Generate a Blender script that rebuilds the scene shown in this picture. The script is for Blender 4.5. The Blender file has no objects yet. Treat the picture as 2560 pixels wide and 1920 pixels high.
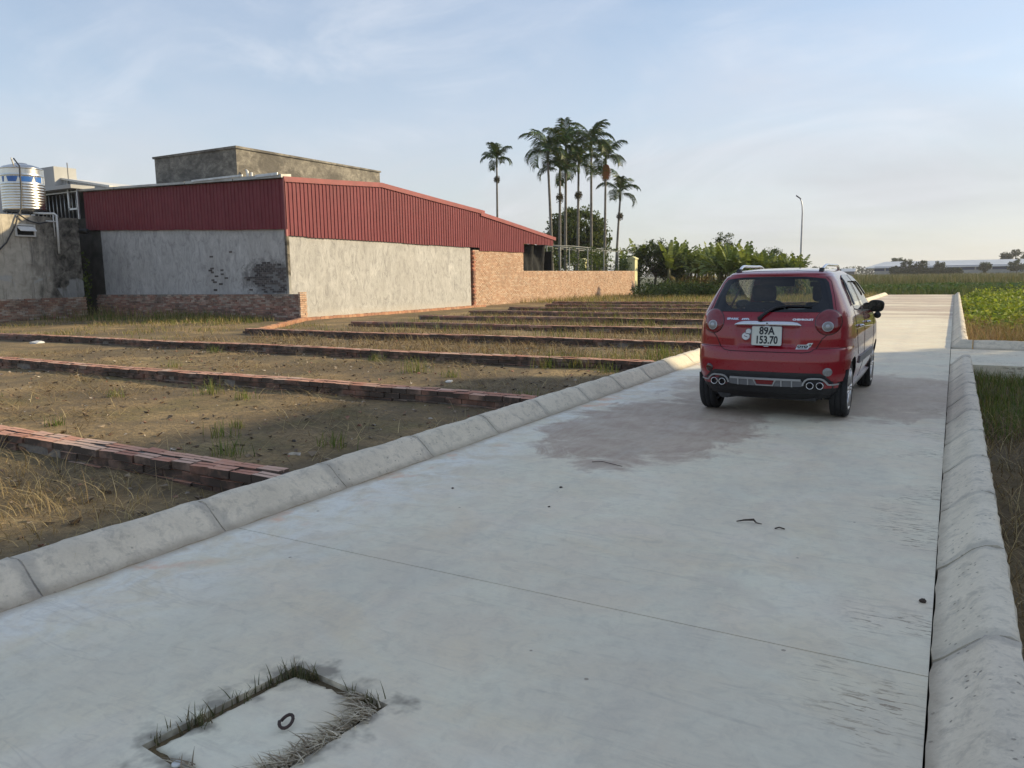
import bpy, bmesh, math, random
import numpy as np
from mathutils import Vector, Matrix

# ------------------------------------------------------------------ camera, sky, sun, exposure
scene = bpy.context.scene
C = scene.collection
CAM_H = 1.4225
cam_d = bpy.data.cameras.new('camera')
cam_d.sensor_width = 36.0
cam_d.lens = 36.0 * 1914.5 / 2560.0
cam_d.clip_start = 0.05
cam_d.clip_end = 6000.0
cam = bpy.data.objects.new('camera', cam_d)
C.objects.link(cam)
F_ = Vector((-0.4944009, 0.85823946, -0.13781431))
R_ = Vector((0.86742973, 0.49734429, -0.01463963))
U_ = Vector((-0.05597685, 0.12678207, 0.99034989))
cam.matrix_world = Matrix(((R_.x, U_.x, -F_.x, 0), (R_.y, U_.y, -F_.y, 0), (R_.z, U_.z, -F_.z, CAM_H), (0, 0, 0, 1)))
scene.camera = cam

SUN_AZ = math.radians(49.0)      # clockwise from +Y (the road runs along +Y)
SUN_EL = math.radians(22.5)
world = bpy.data.worlds.new('World')
scene.world = world
world.use_nodes = True
wn = world.node_tree.nodes
wl = world.node_tree.links
wn.clear()
w_out = wn.new('ShaderNodeOutputWorld')
w_bg = wn.new('ShaderNodeBackground')
w_sky = wn.new('ShaderNodeTexSky')
w_sky.sky_type = 'NISHITA'
w_sky.sun_disc = False
w_sky.sun_elevation = SUN_EL
w_sky.sun_rotation = SUN_AZ
w_sky.air_density = 1.0
w_sky.dust_density = 0.7
w_sky.ozone_density = 1.0
w_bg.inputs['Strength'].default_value = 0.094
# thin high cloud and haze: a pale wash over the blue, the same all round the sky, whiter towards the horizon
w_tc = wn.new('ShaderNodeTexCoord')
w_map = wn.new('ShaderNodeMapping')
w_map.inputs['Scale'].default_value = (1.0, 1.0, 3.6)
w_n1 = wn.new('ShaderNodeTexNoise')
w_n1.inputs['Scale'].default_value = 1.7
w_n1.inputs['Detail'].default_value = 7
w_n1.inputs['Roughness'].default_value = 0.55
w_n1.inputs['Distortion'].default_value = 0.7
w_rmp = wn.new('ShaderNodeMapRange')
w_rmp.inputs[1].default_value = 0.36; w_rmp.inputs[2].default_value = 0.72
w_rmp.inputs[3].default_value = -0.16; w_rmp.inputs[4].default_value = 0.30
w_sep = wn.new('ShaderNodeSeparateXYZ')
w_hz = wn.new('ShaderNodeMapRange')
w_hz.interpolation_type = 'SMOOTHSTEP'
w_hz.inputs[1].default_value = 0.0; w_hz.inputs[2].default_value = 0.34
w_hz.inputs[3].default_value = 0.86; w_hz.inputs[4].default_value = 0.40
w_add = wn.new('ShaderNodeMath'); w_add.operation = 'ADD'; w_add.use_clamp = True
w_colr = wn.new('ShaderNodeValToRGB')
w_colr.color_ramp.elements[0].position = 0.0
w_colr.color_ramp.elements[0].color = (0.385, 0.388, 0.365, 1)
w_colr.color_ramp.elements[1].position = 0.55
w_colr.color_ramp.elements[1].color = (0.365, 0.428, 0.555, 1)
e_ = w_colr.color_ramp.elements.new(0.2); e_.color = (0.38, 0.415, 0.475, 1)
w_sc = wn.new('ShaderNodeMixRGB'); w_sc.blend_type = 'MULTIPLY'; w_sc.inputs[0].default_value = 1.0
w_sc.inputs[2].default_value = (10, 10, 10, 1)
w_mix = wn.new('ShaderNodeMixRGB')
wl.new(w_tc.outputs['Generated'], w_map.inputs['Vector'])
wl.new(w_tc.outputs['Generated'], w_sep.inputs[0])
wl.new(w_map.outputs[0], w_n1.inputs['Vector'])
wl.new(w_n1.outputs['Fac'], w_rmp.inputs[0])
wl.new(w_sep.outputs[2], w_hz.inputs[0])
wl.new(w_rmp.outputs[0], w_add.inputs[0]); wl.new(w_hz.outputs[0], w_add.inputs[1])
wl.new(w_sep.outputs[2], w_colr.inputs[0])
wl.new(w_colr.outputs[0], w_sc.inputs[1])
wl.new(w_add.outputs[0], w_mix.inputs[0])
wl.new(w_sky.outputs[0], w_mix.inputs[1])
wl.new(w_sc.outputs[0], w_mix.inputs[2])
# wind-drawn wisps of thin cloud
w_map2 = wn.new('ShaderNodeMapping'); w_map2.inputs['Rotation'].default_value = (0.25, 0.1, 0.7); w_map2.inputs['Scale'].default_value = (1.2, 3.2, 5.5)
w_n2 = wn.new('ShaderNodeTexNoise'); w_n2.inputs['Scale'].default_value = 1.5; w_n2.inputs['Detail'].default_value = 9; w_n2.inputs['Roughness'].default_value = 0.6; w_n2.inputs['Distortion'].default_value = 1.1
w_r2 = wn.new('ShaderNodeMapRange'); w_r2.interpolation_type = 'SMOOTHSTEP'
w_r2.inputs[1].default_value = 0.47; w_r2.inputs[2].default_value = 0.78; w_r2.inputs[3].default_value = 0.0; w_r2.inputs[4].default_value = 0.38
w_mix2 = wn.new('ShaderNodeMixRGB'); w_mix2.inputs[2].default_value = (5.2, 5.35, 5.7, 1)
wl.new(w_tc.outputs['Generated'], w_map2.inputs['Vector']); wl.new(w_map2.outputs[0], w_n2.inputs['Vector'])
wl.new(w_n2.outputs['Fac'], w_r2.inputs[0]); wl.new(w_r2.outputs[0], w_mix2.inputs[0]); wl.new(w_mix.outputs[0], w_mix2.inputs[1])
wl.new(w_mix2.outputs[0], w_bg.inputs['Color'])
wl.new(w_bg.outputs[0], w_out.inputs['Surface'])

sun_d = bpy.data.lights.new('sun', 'SUN')
sun_d.energy = 3.3
sun_d.angle = math.radians(0.7)
sun_d.color = (1.0, 0.82, 0.52)
sun = bpy.data.objects.new('sun', sun_d)
C.objects.link(sun)
SUN_DIR = Vector((math.sin(SUN_AZ) * math.cos(SUN_EL), math.cos(SUN_AZ) * math.cos(SUN_EL), math.sin(SUN_EL)))
sun.rotation_euler = SUN_DIR.to_track_quat('Z', 'Y').to_euler()
sun.location = (20, 20, 30)

vs = scene.view_settings
vs.view_transform = 'Standard'
vs.look = 'None'
vs.gamma = 1.0
vs.use_curve_mapping = False
vs.exposure = 0.9
scene.cycles.max_bounces = 7
scene.cycles.transparent_max_bounces = 16
scene.cycles.use_denoising = True

rnd = random.Random(7)

# ------------------------------------------------------------------ helpers
def tag(o, label=None, cat=None, group=None, kind=None):
    if label: o['label'] = label
    if cat: o['category'] = cat
    if group: o['group'] = group
    if kind: o['kind'] = kind
    return o

def thing(name, label, cat, loc=(0, 0, 0), group=None):
    o = bpy.data.objects.new(name, None)
    o.empty_display_size = 0.2
    C.objects.link(o)
    o.location = loc
    return tag(o, label, cat, group)

class MB:
    """collects geometry, builds one mesh object"""
    def __init__(s):
        s.v = []; s.f = []; s.c = []; s.smooth = False
    def add(s, vs_, fs_, col=None):
        b = len(s.v)
        s.v.extend(vs_)
        for f in fs_:
            s.f.append(tuple(i + b for i in f))
            s.c.append(col)
        return s
    def box(s, x0, x1, y0, y1, z0, z1, col=None, jit=0, r=rnd):
        v = [(x0, y0, z0), (x1, y0, z0), (x1, y1, z0), (x0, y1, z0), (x0, y0, z1), (x1, y0, z1), (x1, y1, z1), (x0, y1, z1)]
        if jit: v = [tuple(c + r.uniform(-jit, jit) for c in p) for p in v]
        return s.add(v, [(0, 3, 2, 1), (4, 5, 6, 7), (0, 1, 5, 4), (1, 2, 6, 5), (2, 3, 7, 6), (3, 0, 4, 7)], col)
    def quad(s, a, b, c, d, col=None):
        return s.add([tuple(a), tuple(b), tuple(c), tuple(d)], [(0, 1, 2, 3)], col)
    def tri(s, a, b, c, col=None):
        return s.add([tuple(a), tuple(b), tuple(c)], [(0, 1, 2)], col)
    def prism(s, outline, axis, a0, a1, col=None):
        """extrude a 2D outline along an axis: axis 0: outline is (y,z), 1: (x,z), 2: (x,y)"""
        def p3(p, a):
            return (a, p[0], p[1]) if axis == 0 else ((p[0], a, p[1]) if axis == 1 else (p[0], p[1], a))
        n = len(outline)
        vs_ = [p3(p, a0) for p in outline] + [p3(p, a1) for p in outline]
        fs_ = [tuple(range(n))[::-1], tuple(range(n, 2 * n))] + [(i, (i + 1) % n, n + (i + 1) % n, n + i) for i in range(n)]
        return s.add(vs_, fs_, col)
    def tube(s, pts, rad, n=8, col=None, cap=True):
        pts = [Vector(p) for p in pts]
        rads = rad if isinstance(rad, (list, tuple)) else [rad] * len(pts)
        vs_ = []; fs_ = []
        ref = Vector((0, 0, 1))
        t0 = (pts[1] - pts[0]).normalized()
        if abs(t0.dot(ref)) > 0.9: ref = Vector((1, 0, 0))
        a = t0.cross(ref).normalized()
        for i, p in enumerate(pts):
            t = (pts[min(i + 1, len(pts) - 1)] - pts[max(i - 1, 0)]).normalized()
            a = (a - t * a.dot(t)).normalized()
            b = t.cross(a)
            for k in range(n):
                an = 2 * math.pi * k / n
                vs_.append(tuple(p + (a * math.cos(an) + b * math.sin(an)) * rads[i]))
        for i in range(len(pts) - 1):
            for k in range(n):
                fs_.append((i * n + k, i * n + (k + 1) % n, (i + 1) * n + (k + 1) % n, (i + 1) * n + k))
        if cap:
            fs_.append(tuple(range(n))[::-1])
            fs_.append(tuple((len(pts) - 1) * n + k for k in range(n)))
        return s.add(vs_, fs_, col)
    def lathe(s, prof, n=24, centre=(0, 0, 0), axis=2, col=None, cap=True):
        """prof: (radius, height) list turned round an axis"""
        vs_ = []; fs_ = []
        cx, cy, cz = centre
        for r, h in prof:
            for k in range(n):
                an = 2 * math.pi * k / n
                u, w = r * math.cos(an), r * math.sin(an)
                vs_.append((cx + u, cy + w, cz + h) if axis == 2 else ((cx + h, cy + u, cz + w) if axis == 0 else (cx + u, cy + h, cz + w)))
        m = len(prof)
        for i in range(m - 1):
            for k in range(n):
                fs_.append((i * n + k, i * n + (k + 1) % n, (i + 1) * n + (k + 1) % n, (i + 1) * n + k))
        if cap:
            fs_.append(tuple(range(n))[::-1])
            fs_.append(tuple((m - 1) * n + k for k in range(n)))
        return s.add(vs_, fs_, col)
    def mesh(s, name, mat, smooth=False):
        me = bpy.data.meshes.new(name)
        me.from_pydata(s.v, [], s.f)
        for m in (mat if isinstance(mat, (list, tuple)) else [mat]):
            if m: me.materials.append(m)
        if any(c is not None for c in s.c):
            at = me.color_attributes.new('Col', 'FLOAT_COLOR', 'CORNER')
            tot = np.empty(len(me.polygons), dtype=np.int32)
            me.polygons.foreach_get('loop_total', tot)
            cols = np.array([(tuple(c) + (1.0,))[:4] if c is not None else (1, 1, 1, 1) for c in s.c], dtype=np.float32)
            at.data.foreach_set('color', np.repeat(cols, tot, axis=0).ravel())
        if smooth:
            me.polygons.foreach_set('use_smooth', [True] * len(me.polygons))
        me.update()
        return me
    def build(s, name, mat, parent=None, smooth=False, label=None, cat=None, group=None, kind=None, fixn=False):
        me = s.mesh(name, mat, smooth)
        if fixn:
            bm = bmesh.new(); bm.from_mesh(me)
            bmesh.ops.recalc_face_normals(bm, faces=bm.faces)
            bm.to_mesh(me); bm.free()
        o = bpy.data.objects.new(name, me)
        C.objects.link(o)
        if parent: o.parent = parent
        return tag(o, label, cat, group, kind)

def put(name, me, parent=None, loc=(0, 0, 0), rot=(0, 0, 0), scale=(1, 1, 1)):
    o = bpy.data.objects.new(name, me)
    C.objects.link(o)
    o.location = loc; o.rotation_euler = rot; o.scale = scale
    if parent: o.parent = parent
    return o

def fmesh(name, verts, faces, mat, cols=None, smooth=False):
    """fast mesh from numpy arrays; faces (n,3) or (n,4); cols per face (n,3)"""
    verts = np.asarray(verts, dtype=np.float32); faces = np.asarray(faces, dtype=np.int32)
    me = bpy.data.meshes.new(name)
    k = faces.shape[1]
    me.vertices.add(len(verts)); me.vertices.foreach_set('co', verts.ravel())
    me.loops.add(faces.size); me.loops.foreach_set('vertex_index', faces.ravel())
    me.polygons.add(len(faces))
    me.polygons.foreach_set('loop_start', np.arange(0, faces.size, k, dtype=np.int32))
    me.polygons.foreach_set('loop_total', np.full(len(faces), k, dtype=np.int32))
    if smooth: me.polygons.foreach_set('use_smooth', np.ones(len(faces), dtype=bool))
    me.update(calc_edges=True)
    me.validate()
    if cols is not None:
        at = me.color_attributes.new('Col', 'FLOAT_COLOR', 'CORNER')
        c4 = np.concatenate([np.asarray(cols, dtype=np.float32), np.ones((len(faces), 1), dtype=np.float32)], axis=1)
        at.data.foreach_set('color', np.repeat(c4, k, axis=0).ravel())
    if mat: me.materials.append(mat)
    return me

# ------------------------------------------------------------------ materials
class NT:
    def __init__(s, name):
        s.m = bpy.data.materials.new(name); s.m.use_nodes = True
        s.t = s.m.node_tree; s.n = s.t.nodes; s.l = s.t.links
        s.b = s.n['Principled BSDF']
        s._pos = None
    def link(s, a, b): s.l.new(a, b)
    @property
    def pos(s):
        if s._pos is None: s._pos = s.n.new('ShaderNodeNewGeometry').outputs['Position']
        return s._pos
    def objco(s): return s.n.new('ShaderNodeTexCoord').outputs['Object']
    def mapping(s, vec, scale=(1, 1, 1), loc=(0, 0, 0), rot=(0, 0, 0)):
        m = s.n.new('ShaderNodeMapping'); s.link(vec, m.inputs['Vector'])
        m.inputs['Scale'].default_value = scale; m.inputs['Location'].default_value = loc; m.inputs['Rotation'].default_value = rot
        return m.outputs[0]
    def noise(s, scale, detail=4, rough=0.55, vec=None, dist=0.0, out='Fac'):
        n = s.n.new('ShaderNodeTexNoise')
        n.inputs['Scale'].default_value = scale; n.inputs['Detail'].default_value = detail
        n.inputs['Roughness'].default_value = rough; n.inputs['Distortion'].default_value = dist
        s.link(vec if vec is not None else s.pos, n.inputs['Vector'])
        return n.outputs[out]
    def voronoi(s, scale, vec=None, feature='F1', out='Distance', rand=1.0):
        n = s.n.new('ShaderNodeTexVoronoi'); n.feature = feature
        n.inputs['Scale'].default_value = scale; n.inputs['Randomness'].default_value = rand
        s.link(vec if vec is not None else s.pos, n.inputs['Vector'])
        return n.outputs[out]
    def ramp(s, fac, stops):
        r = s.n.new('ShaderNodeValToRGB'); e = r.color_ramp.elements
        while len(e) < len(stops): e.new(0.5)
        for el, (p, c) in zip(e, stops):
            el.position = p
            c = (c, c, c) if not hasattr(c, '__len__') else c
            el.color = tuple(c)[:3] + (1,)
        s.link(fac, r.inputs[0]); return r.outputs[0]
    def mix(s, fac, a, b, mode='MIX'):
        m = s.n.new('ShaderNodeMixRGB'); m.blend_type = mode
        for v, i in ((fac, 0), (a, 1), (b, 2)):
            if hasattr(v, 'default_value') or hasattr(v, 'is_linked'): s.link(v, m.inputs[i])
            elif i == 0: m.inputs[0].default_value = v
            else: m.inputs[i].default_value = (tuple(v) + (1,))[:4]
        return m.outputs[0]
    def math(s, op, a, b=None, c=None):
        m = s.n.new('ShaderNodeMath'); m.operation = op
        for i, v in enumerate((a, b, c)):
            if v is None: continue
            if isinstance(v, (int, float)): m.inputs[i].default_value = v
            else: s.link(v, m.inputs[i])
        return m.outputs[0]
    def sep(s, vec=None):
        x = s.n.new('ShaderNodeSeparateXYZ'); s.link(vec if vec is not None else s.pos, x.inputs[0]); return x.outputs
    def sstep(s, v, a, b):
        m = s.n.new('ShaderNodeMapRange'); m.interpolation_type = 'SMOOTHSTEP'
        s.link(v, m.inputs[0]); m.inputs[1].default_value = a; m.inputs[2].default_value = b
        return m.outputs[0]
    def attr(s, name='Col'):
        a = s.n.new('ShaderNodeAttribute'); a.attribute_name = name; return a.outputs['Color']
    def orand(s): return s.n.new('ShaderNodeObjectInfo').outputs['Random']
    def color(s, c):
        if hasattr(c, 'is_linked'): s.link(c, s.b.inputs['Base Color'])
        else: s.b.inputs['Base Color'].default_value = (tuple(c) + (1,))[:4]
        return s
    def rough(s, r):
        if hasattr(r, 'is_linked'): s.link(r, s.b.inputs['Roughness'])
        else: s.b.inputs['Roughness'].default_value = r
        return s
    def bump(s, h, strength=0.4, dist=0.02):
        b = s.n.new('ShaderNodeBump'); b.inputs['Strength'].default_value = strength; b.inputs['Distance'].default_value = dist
        s.link(h, b.inputs['Height']); s.link(b.outputs[0], s.b.inputs['Normal']); return s

def plain(name, col, rough=0.6, metal=0.0, var=0.12, scale=6.0, coat=0.0, bump=0.0):
    t = NT(name)
    nz = t.noise(scale, 4, 0.6, vec=t.objco())
    d = tuple(c * (1 - var) for c in col); u = tuple(min(1, c * (1 + var)) for c in col)
    t.color(t.ramp(nz, [(0.3, d), (0.7, u)])).rough(rough)
    t.b.inputs['Metallic'].default_value = metal
    if coat: t.b.inputs['Coat Weight'].default_value = coat; t.b.inputs['Coat Roughness'].default_value = 0.05
    if bump: t.bump(nz, bump, 0.01)
    return t.m

M = {}
# concrete road with mottling, pale laitance, brown mud stain and grime along the joint
def make_road():
    t = NT('road_concrete')
    x, y, z = t.sep()
    big = t.noise(0.55, 5, 0.6, dist=0.4)
    mid = t.noise(2.3, 6, 0.62, dist=0.6)
    fine = t.noise(38, 4, 0.65)
    c = t.ramp(big, [(0.28, (0.673, 0.572, 0.421)), (0.5, (0.774, 0.651, 0.456)), (0.72, (0.800, 0.744, 0.534))])
    c = t.mix(t.ramp(mid, [(0.38, 0.0), (0.66, 0.55)]), c, (0.800, 0.800, 0.616))
    # trowel sweeps, stretched along and across
    sw = t.noise(3.0, 5, 0.7, vec=t.mapping(t.pos, (0.9, 3.4, 1), rot=(0, 0, 0.5)), dist=1.2)
    c = t.mix(t.ramp(sw, [(0.54, 0.0), (0.74, 0.22)]), c, (0.555, 0.467, 0.334))
    sw2 = t.noise(1.1, 4, 0.6, vec=t.mapping(t.pos, (1, 1.6, 1), loc=(3, 7, 0)), dist=0.9)
    c = t.mix(t.ramp(sw2, [(0.52, 0.0), (0.68, 0.5)]), c, (0.758, 0.602, 0.370))
    c = t.mix(t.ramp(fine, [(0.3, 0.16), (0.7, 0.0)]), c, (0.463, 0.397, 0.299))
    hue = t.noise(0.8, 4, 0.55, vec=t.mapping(t.pos, (1, 1, 1), loc=(7, 1, 3)), dist=0.8)
    c = t.mix(t.ramp(hue, [(0.36, 0.0), (0.62, 0.5)]), c, (0.545, 0.503, 0.412))
    c = t.mix(t.ramp(hue, [(0.36, 0.35), (0.5, 0.0)]), c, (0.654, 0.621, 0.556))
    bloom = t.math('MULTIPLY', t.sstep(t.math('ADD', x, t.math('MULTIPLY', big, 1.6)), -1.7, -2.7), t.ramp(t.noise(3.2, 6, 0.7, dist=0.8), [(0.40, 0.0), (0.6, 0.7)]))
    c = t.mix(bloom, c, (0.800, 0.800, 0.731))
    grit = t.noise(11, 6, 0.75, dist=0.7)
    c = t.mix(t.ramp(grit, [(0.34, 0.26), (0.52, 0.0)]), c, (0.370, 0.335, 0.276))
    c = t.mix(t.ramp(grit, [(0.56, 0.0), (0.70, 0.2)]), c, (0.800, 0.758, 0.614))
    arc = t.noise(4.2, 3, 0.5, vec=t.mapping(t.pos, (0.35, 2.4, 1), rot=(0, 0, 0.9)), dist=1.6)
    c = t.mix(t.ramp(arc, [(0.62, 0.0), (0.66, 0.22), (0.70, 0.0)]), c, (0.360, 0.320, 0.258))
    # scuff patches: darker smooth spots
    sc = t.noise(0.9, 3, 0.5, vec=t.mapping(t.pos, (1, 1, 1), loc=(11, 2, 0)), dist=2.0)
    c = t.mix(t.ramp(sc, [(0.62, 0.0), (0.68, 0.40)]), c, (0.606, 0.524, 0.401))
    # brown mud dragged over the slab around the car and again far down the road
    wob = t.noise(2.1, 6, 0.68, dist=0.6)
    def blob(cx, cy, rx, ry, amp=2.4):
        dx = t.math('DIVIDE', t.math('SUBTRACT', x, cx), rx)
        dy = t.math('DIVIDE', t.math('SUBTRACT', y, cy), ry)
        r = t.math('ADD', t.math('POWER', t.math('ABSOLUTE', dx), 2.0), t.math('POWER', t.math('ABSOLUTE', dy), 2.0))
        r = t.math('ADD', r, t.math('MULTIPLY', t.math('SUBTRACT', wob, 0.5), amp))
        return t.sstep(r, 1.14, 0.74)
    mud = t.math('MAXIMUM', blob(-2.4, 6.9, 0.95, 1.7), t.math('MULTIPLY', blob(-1.25, 9.9, 1.9, 2.0), 0.75))
    streak = t.noise(5, 5, 0.7, vec=t.mapping(t.pos, (2.2, 0.8, 1), rot=(0, 0, -0.5)))
    far = t.math('MULTIPLY', t.sstep(t.noise(0.8, 5, 0.65, vec=t.mapping(t.pos, (0.25, 0.8, 1))), 0.40, 0.54), t.sstep(y, 25, 29))
    mud = t.math('MAXIMUM', mud, far)
    mud = t.math('MULTIPLY', t.math('MULTIPLY', mud, t.ramp(streak, [(0.25, 0.5), (0.6, 1.0)])), t.ramp(t.noise(2.6, 5, 0.7, dist=0.5), [(0.25, 0.6), (0.6, 1.0)]))
    c = t.mix(mud, c, t.mix(streak, (0.310, 0.215, 0.150), (0.440, 0.335, 0.255)))
    def track(cx, wd):
        return t.sstep(t.math('ABSOLUTE', t.math('SUBTRACT', t.math('ADD', x, t.math('MULTIPLY', big, 0.25)), cx)), wd, wd * 0.35)
    tk = t.math('MULTIPLY', t.math('MAXIMUM', track(-2.1, 0.16), track(-0.75, 0.16)), t.ramp(t.noise(6, 5, 0.7, vec=t.mapping(t.pos, (1.6, 0.5, 1))), [(0.4, 0.0), (0.66, 0.20)]))
    c = t.mix(tk, c, (0.360, 0.330, 0.300))
    brush = t.noise(70, 2, 0.5, vec=t.mapping(t.pos, (0.12, 1.0, 1)))
    c = t.mix(t.ramp(brush, [(0.35, 0.07), (0.6, 0.0)]), c, (0.360, 0.340, 0.310))
    # red dust by the left kerb and dark chatter marks by the right joint
    red = t.math('MULTIPLY', t.sstep(t.noise(2.2, 4, 0.6, vec=t.mapping(t.pos, (1, 1, 1), loc=(0, 4.2, 0))), 0.56, 0.68), t.sstep(x, -3.1, -3.45))
    c = t.mix(t.math('MULTIPLY', red, 0.6), c, (0.706, 0.383, 0.215))
    chat = t.noise(22, 4, 0.65, vec=t.mapping(t.pos, (0.5, 2.2, 1)), dist=0.5)
    band = t.math('MULTIPLY', t.sstep(t.math('ADD', x, t.math('MULTIPLY', wob, 0.3)), -0.36, 0.02), 0.8)
    grp = t.sstep(t.noise(1.4, 2, 0.5), 0.44, 0.6)
    c = t.mix(t.math('MULTIPLY', t.math('MULTIPLY', band, grp), t.sstep(chat, 0.53, 0.62)), c, (0.247, 0.185, 0.119))
    specks = t.voronoi(3.2)
    c = t.mix(t.math('MULTIPLY', t.sstep(specks, 0.035, 0.022), 0.7), c, (0.186, 0.145, 0.100))
    # damp dirt round the manhole rim
    lx = t.math('ABSOLUTE', t.math('ADD', t.math('MULTIPLY', t.math('ADD', x, 1.845), 0.9945), t.math('MULTIPLY', t.math('SUBTRACT', y, 1.60), -0.1045)))
    ly = t.math('ABSOLUTE', t.math('ADD', t.math('MULTIPLY', t.math('ADD', x, 1.845), 0.1045), t.math('MULTIPLY', t.math('SUBTRACT', y, 1.60), 0.9945)))
    rim = t.math('ABSOLUTE', t.math('MAXIMUM', t.math('SUBTRACT', lx, 0.235), t.math('SUBTRACT', ly, 0.30)))
    rn = t.noise(9, 3, 0.55)
    rim = t.sstep(t.math('ADD', rim, t.math('MULTIPLY', t.math('SUBTRACT', rn, 0.5), 0.46)), 0.085, -0.045)
    c = t.mix(t.math('MULTIPLY', rim, 0.72), c, (0.130, 0.112, 0.089))
    # grime against the left kerb
    g = t.math('MULTIPLY', t.sstep(t.math('ADD', x, t.math('MULTIPLY', wob, 0.16)), -3.38, -3.5), 0.75)
    c = t.mix(g, c, (0.340, 0.265, 0.180))
    t.color(c).rough(t.ramp(mid, [(0.3, 0.62), (0.7, 0.85)]))
    h = t.math('ADD', t.math('MULTIPLY', fine, 0.35), t.math('MULTIPLY', mid, 0.8))
    t.bump(h, 0.35, 0.006)
    return t.m
M['road'] = make_road()

def make_kerb():
    t = NT('kerb_concrete')
    big = t.noise(1.8, 5, 0.6, dist=0.5); mid = t.noise(7, 6, 0.65, dist=0.8); fine = t.noise(60, 3, 0.6)
    c = t.ramp(big, [(0.3, (0.578, 0.504, 0.387)), (0.7, (0.752, 0.657, 0.507))])
    c = t.mix(t.ramp(t.noise(13, 6, 0.72, dist=0.5), [(0.50, 0.0), (0.66, 0.6)]), c, (0.312, 0.280, 0.233))
    c = t.mix(t.ramp(mid, [(0.58, 0.0), (0.72, 0.45)]), c, (0.347, 0.300, 0.231))
    c = t.mix(t.ramp(fine, [(0.3, 0.25), (0.6, 0.0)]), c, (0.406, 0.358, 0.281))
    pit = t.voronoi(26)
    pm = t.math('MULTIPLY', t.sstep(pit, 0.20, 0.11), t.sstep(t.noise(3, 2, 0.5), 0.44, 0.54))
    c = t.mix(t.math('MULTIPLY', pm, 0.7), c, (0.145, 0.128, 0.100))
    oy = t.math('ABSOLUTE', t.sep(t.objco())[1])
    smear = t.sstep(t.math('ADD', oy, t.math('MULTIPLY', t.math('SUBTRACT', t.noise(5, 4, 0.6), 0.5), 0.16)), 0.435, 0.475)
    c = t.mix(t.math('MULTIPLY', smear, 0.42), c, (0.27, 0.25, 0.22))
    z = t.sep()[2]
    foot = t.sstep(t.math('ADD', z, t.math('MULTIPLY', mid, 0.05)), 0.075, 0.02)
    c = t.mix(t.math('MULTIPLY', foot, 0.8), c, (0.289, 0.235, 0.171))
    c = t.mix(t.math('MULTIPLY', t.orand(), 0.18), c, (0.800, 0.765, 0.563))
    t.color(c).rough(0.85)
    t.bump(t.math('SUBTRACT', t.math('ADD', mid, t.math('MULTIPLY', fine, 0.4)), pm), 0.5, 0.008)
    return t.m
M['kerb'] = make_kerb()
M['mortar'] = plain('mortar_grey', (0.20, 0.175, 0.15), 0.95, var=0.3, scale=20, bump=0.4)

def make_brick():
    t = NT('fired_brick')
    r = t.orand()
    base = t.ramp(r, [(0.0, (0.40, 0.155, 0.09)), (0.35, (0.52, 0.24, 0.15)), (0.7, (0.60, 0.33, 0.22)), (1.0, (0.56, 0.40, 0.30))])
    n1 = t.noise(14, 5, 0.65); n2 = t.noise(4.5, 4, 0.6)
    base = t.mix(t.ramp(n1, [(0.35, 0.0), (0.75, 0.45)]), base, (0.50, 0.33, 0.27))
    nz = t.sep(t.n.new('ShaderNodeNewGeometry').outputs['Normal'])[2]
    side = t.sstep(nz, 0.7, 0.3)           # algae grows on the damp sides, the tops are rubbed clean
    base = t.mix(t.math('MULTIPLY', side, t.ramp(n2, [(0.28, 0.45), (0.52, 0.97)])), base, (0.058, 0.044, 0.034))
    t.color(base).rough(0.9).bump(n1, 0.5, 0.006)
    return t.m
M['brick'] = make_brick()

def make_brick_v(name, grime, gcol=(0.10, 0.085, 0.075), gs=1.3):
    """bricks joined in one wall: colour per brick from the mesh"""
    t = NT(name)
    n1 = t.noise(16, 5, 0.65); n2 = t.noise(gs, 5, 0.65, dist=0.6)
    c = t.mix(t.ramp(n1, [(0.35, 0.0), (0.75, 0.2)]), t.attr(), (0.48, 0.36, 0.30))
    c = t.mix(t.ramp(n2, [(0.40, 0.0), (0.68, grime)]), c, gcol)
    t.color(c).rough(0.92).bump(n1, 0.4, 0.006)
    return t.m
M['brick_wall'] = make_brick_v('brick_courses_clean', 0.25)
M['brick_dark'] = make_brick_v('brick_courses_grimy', 0.8)

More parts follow.
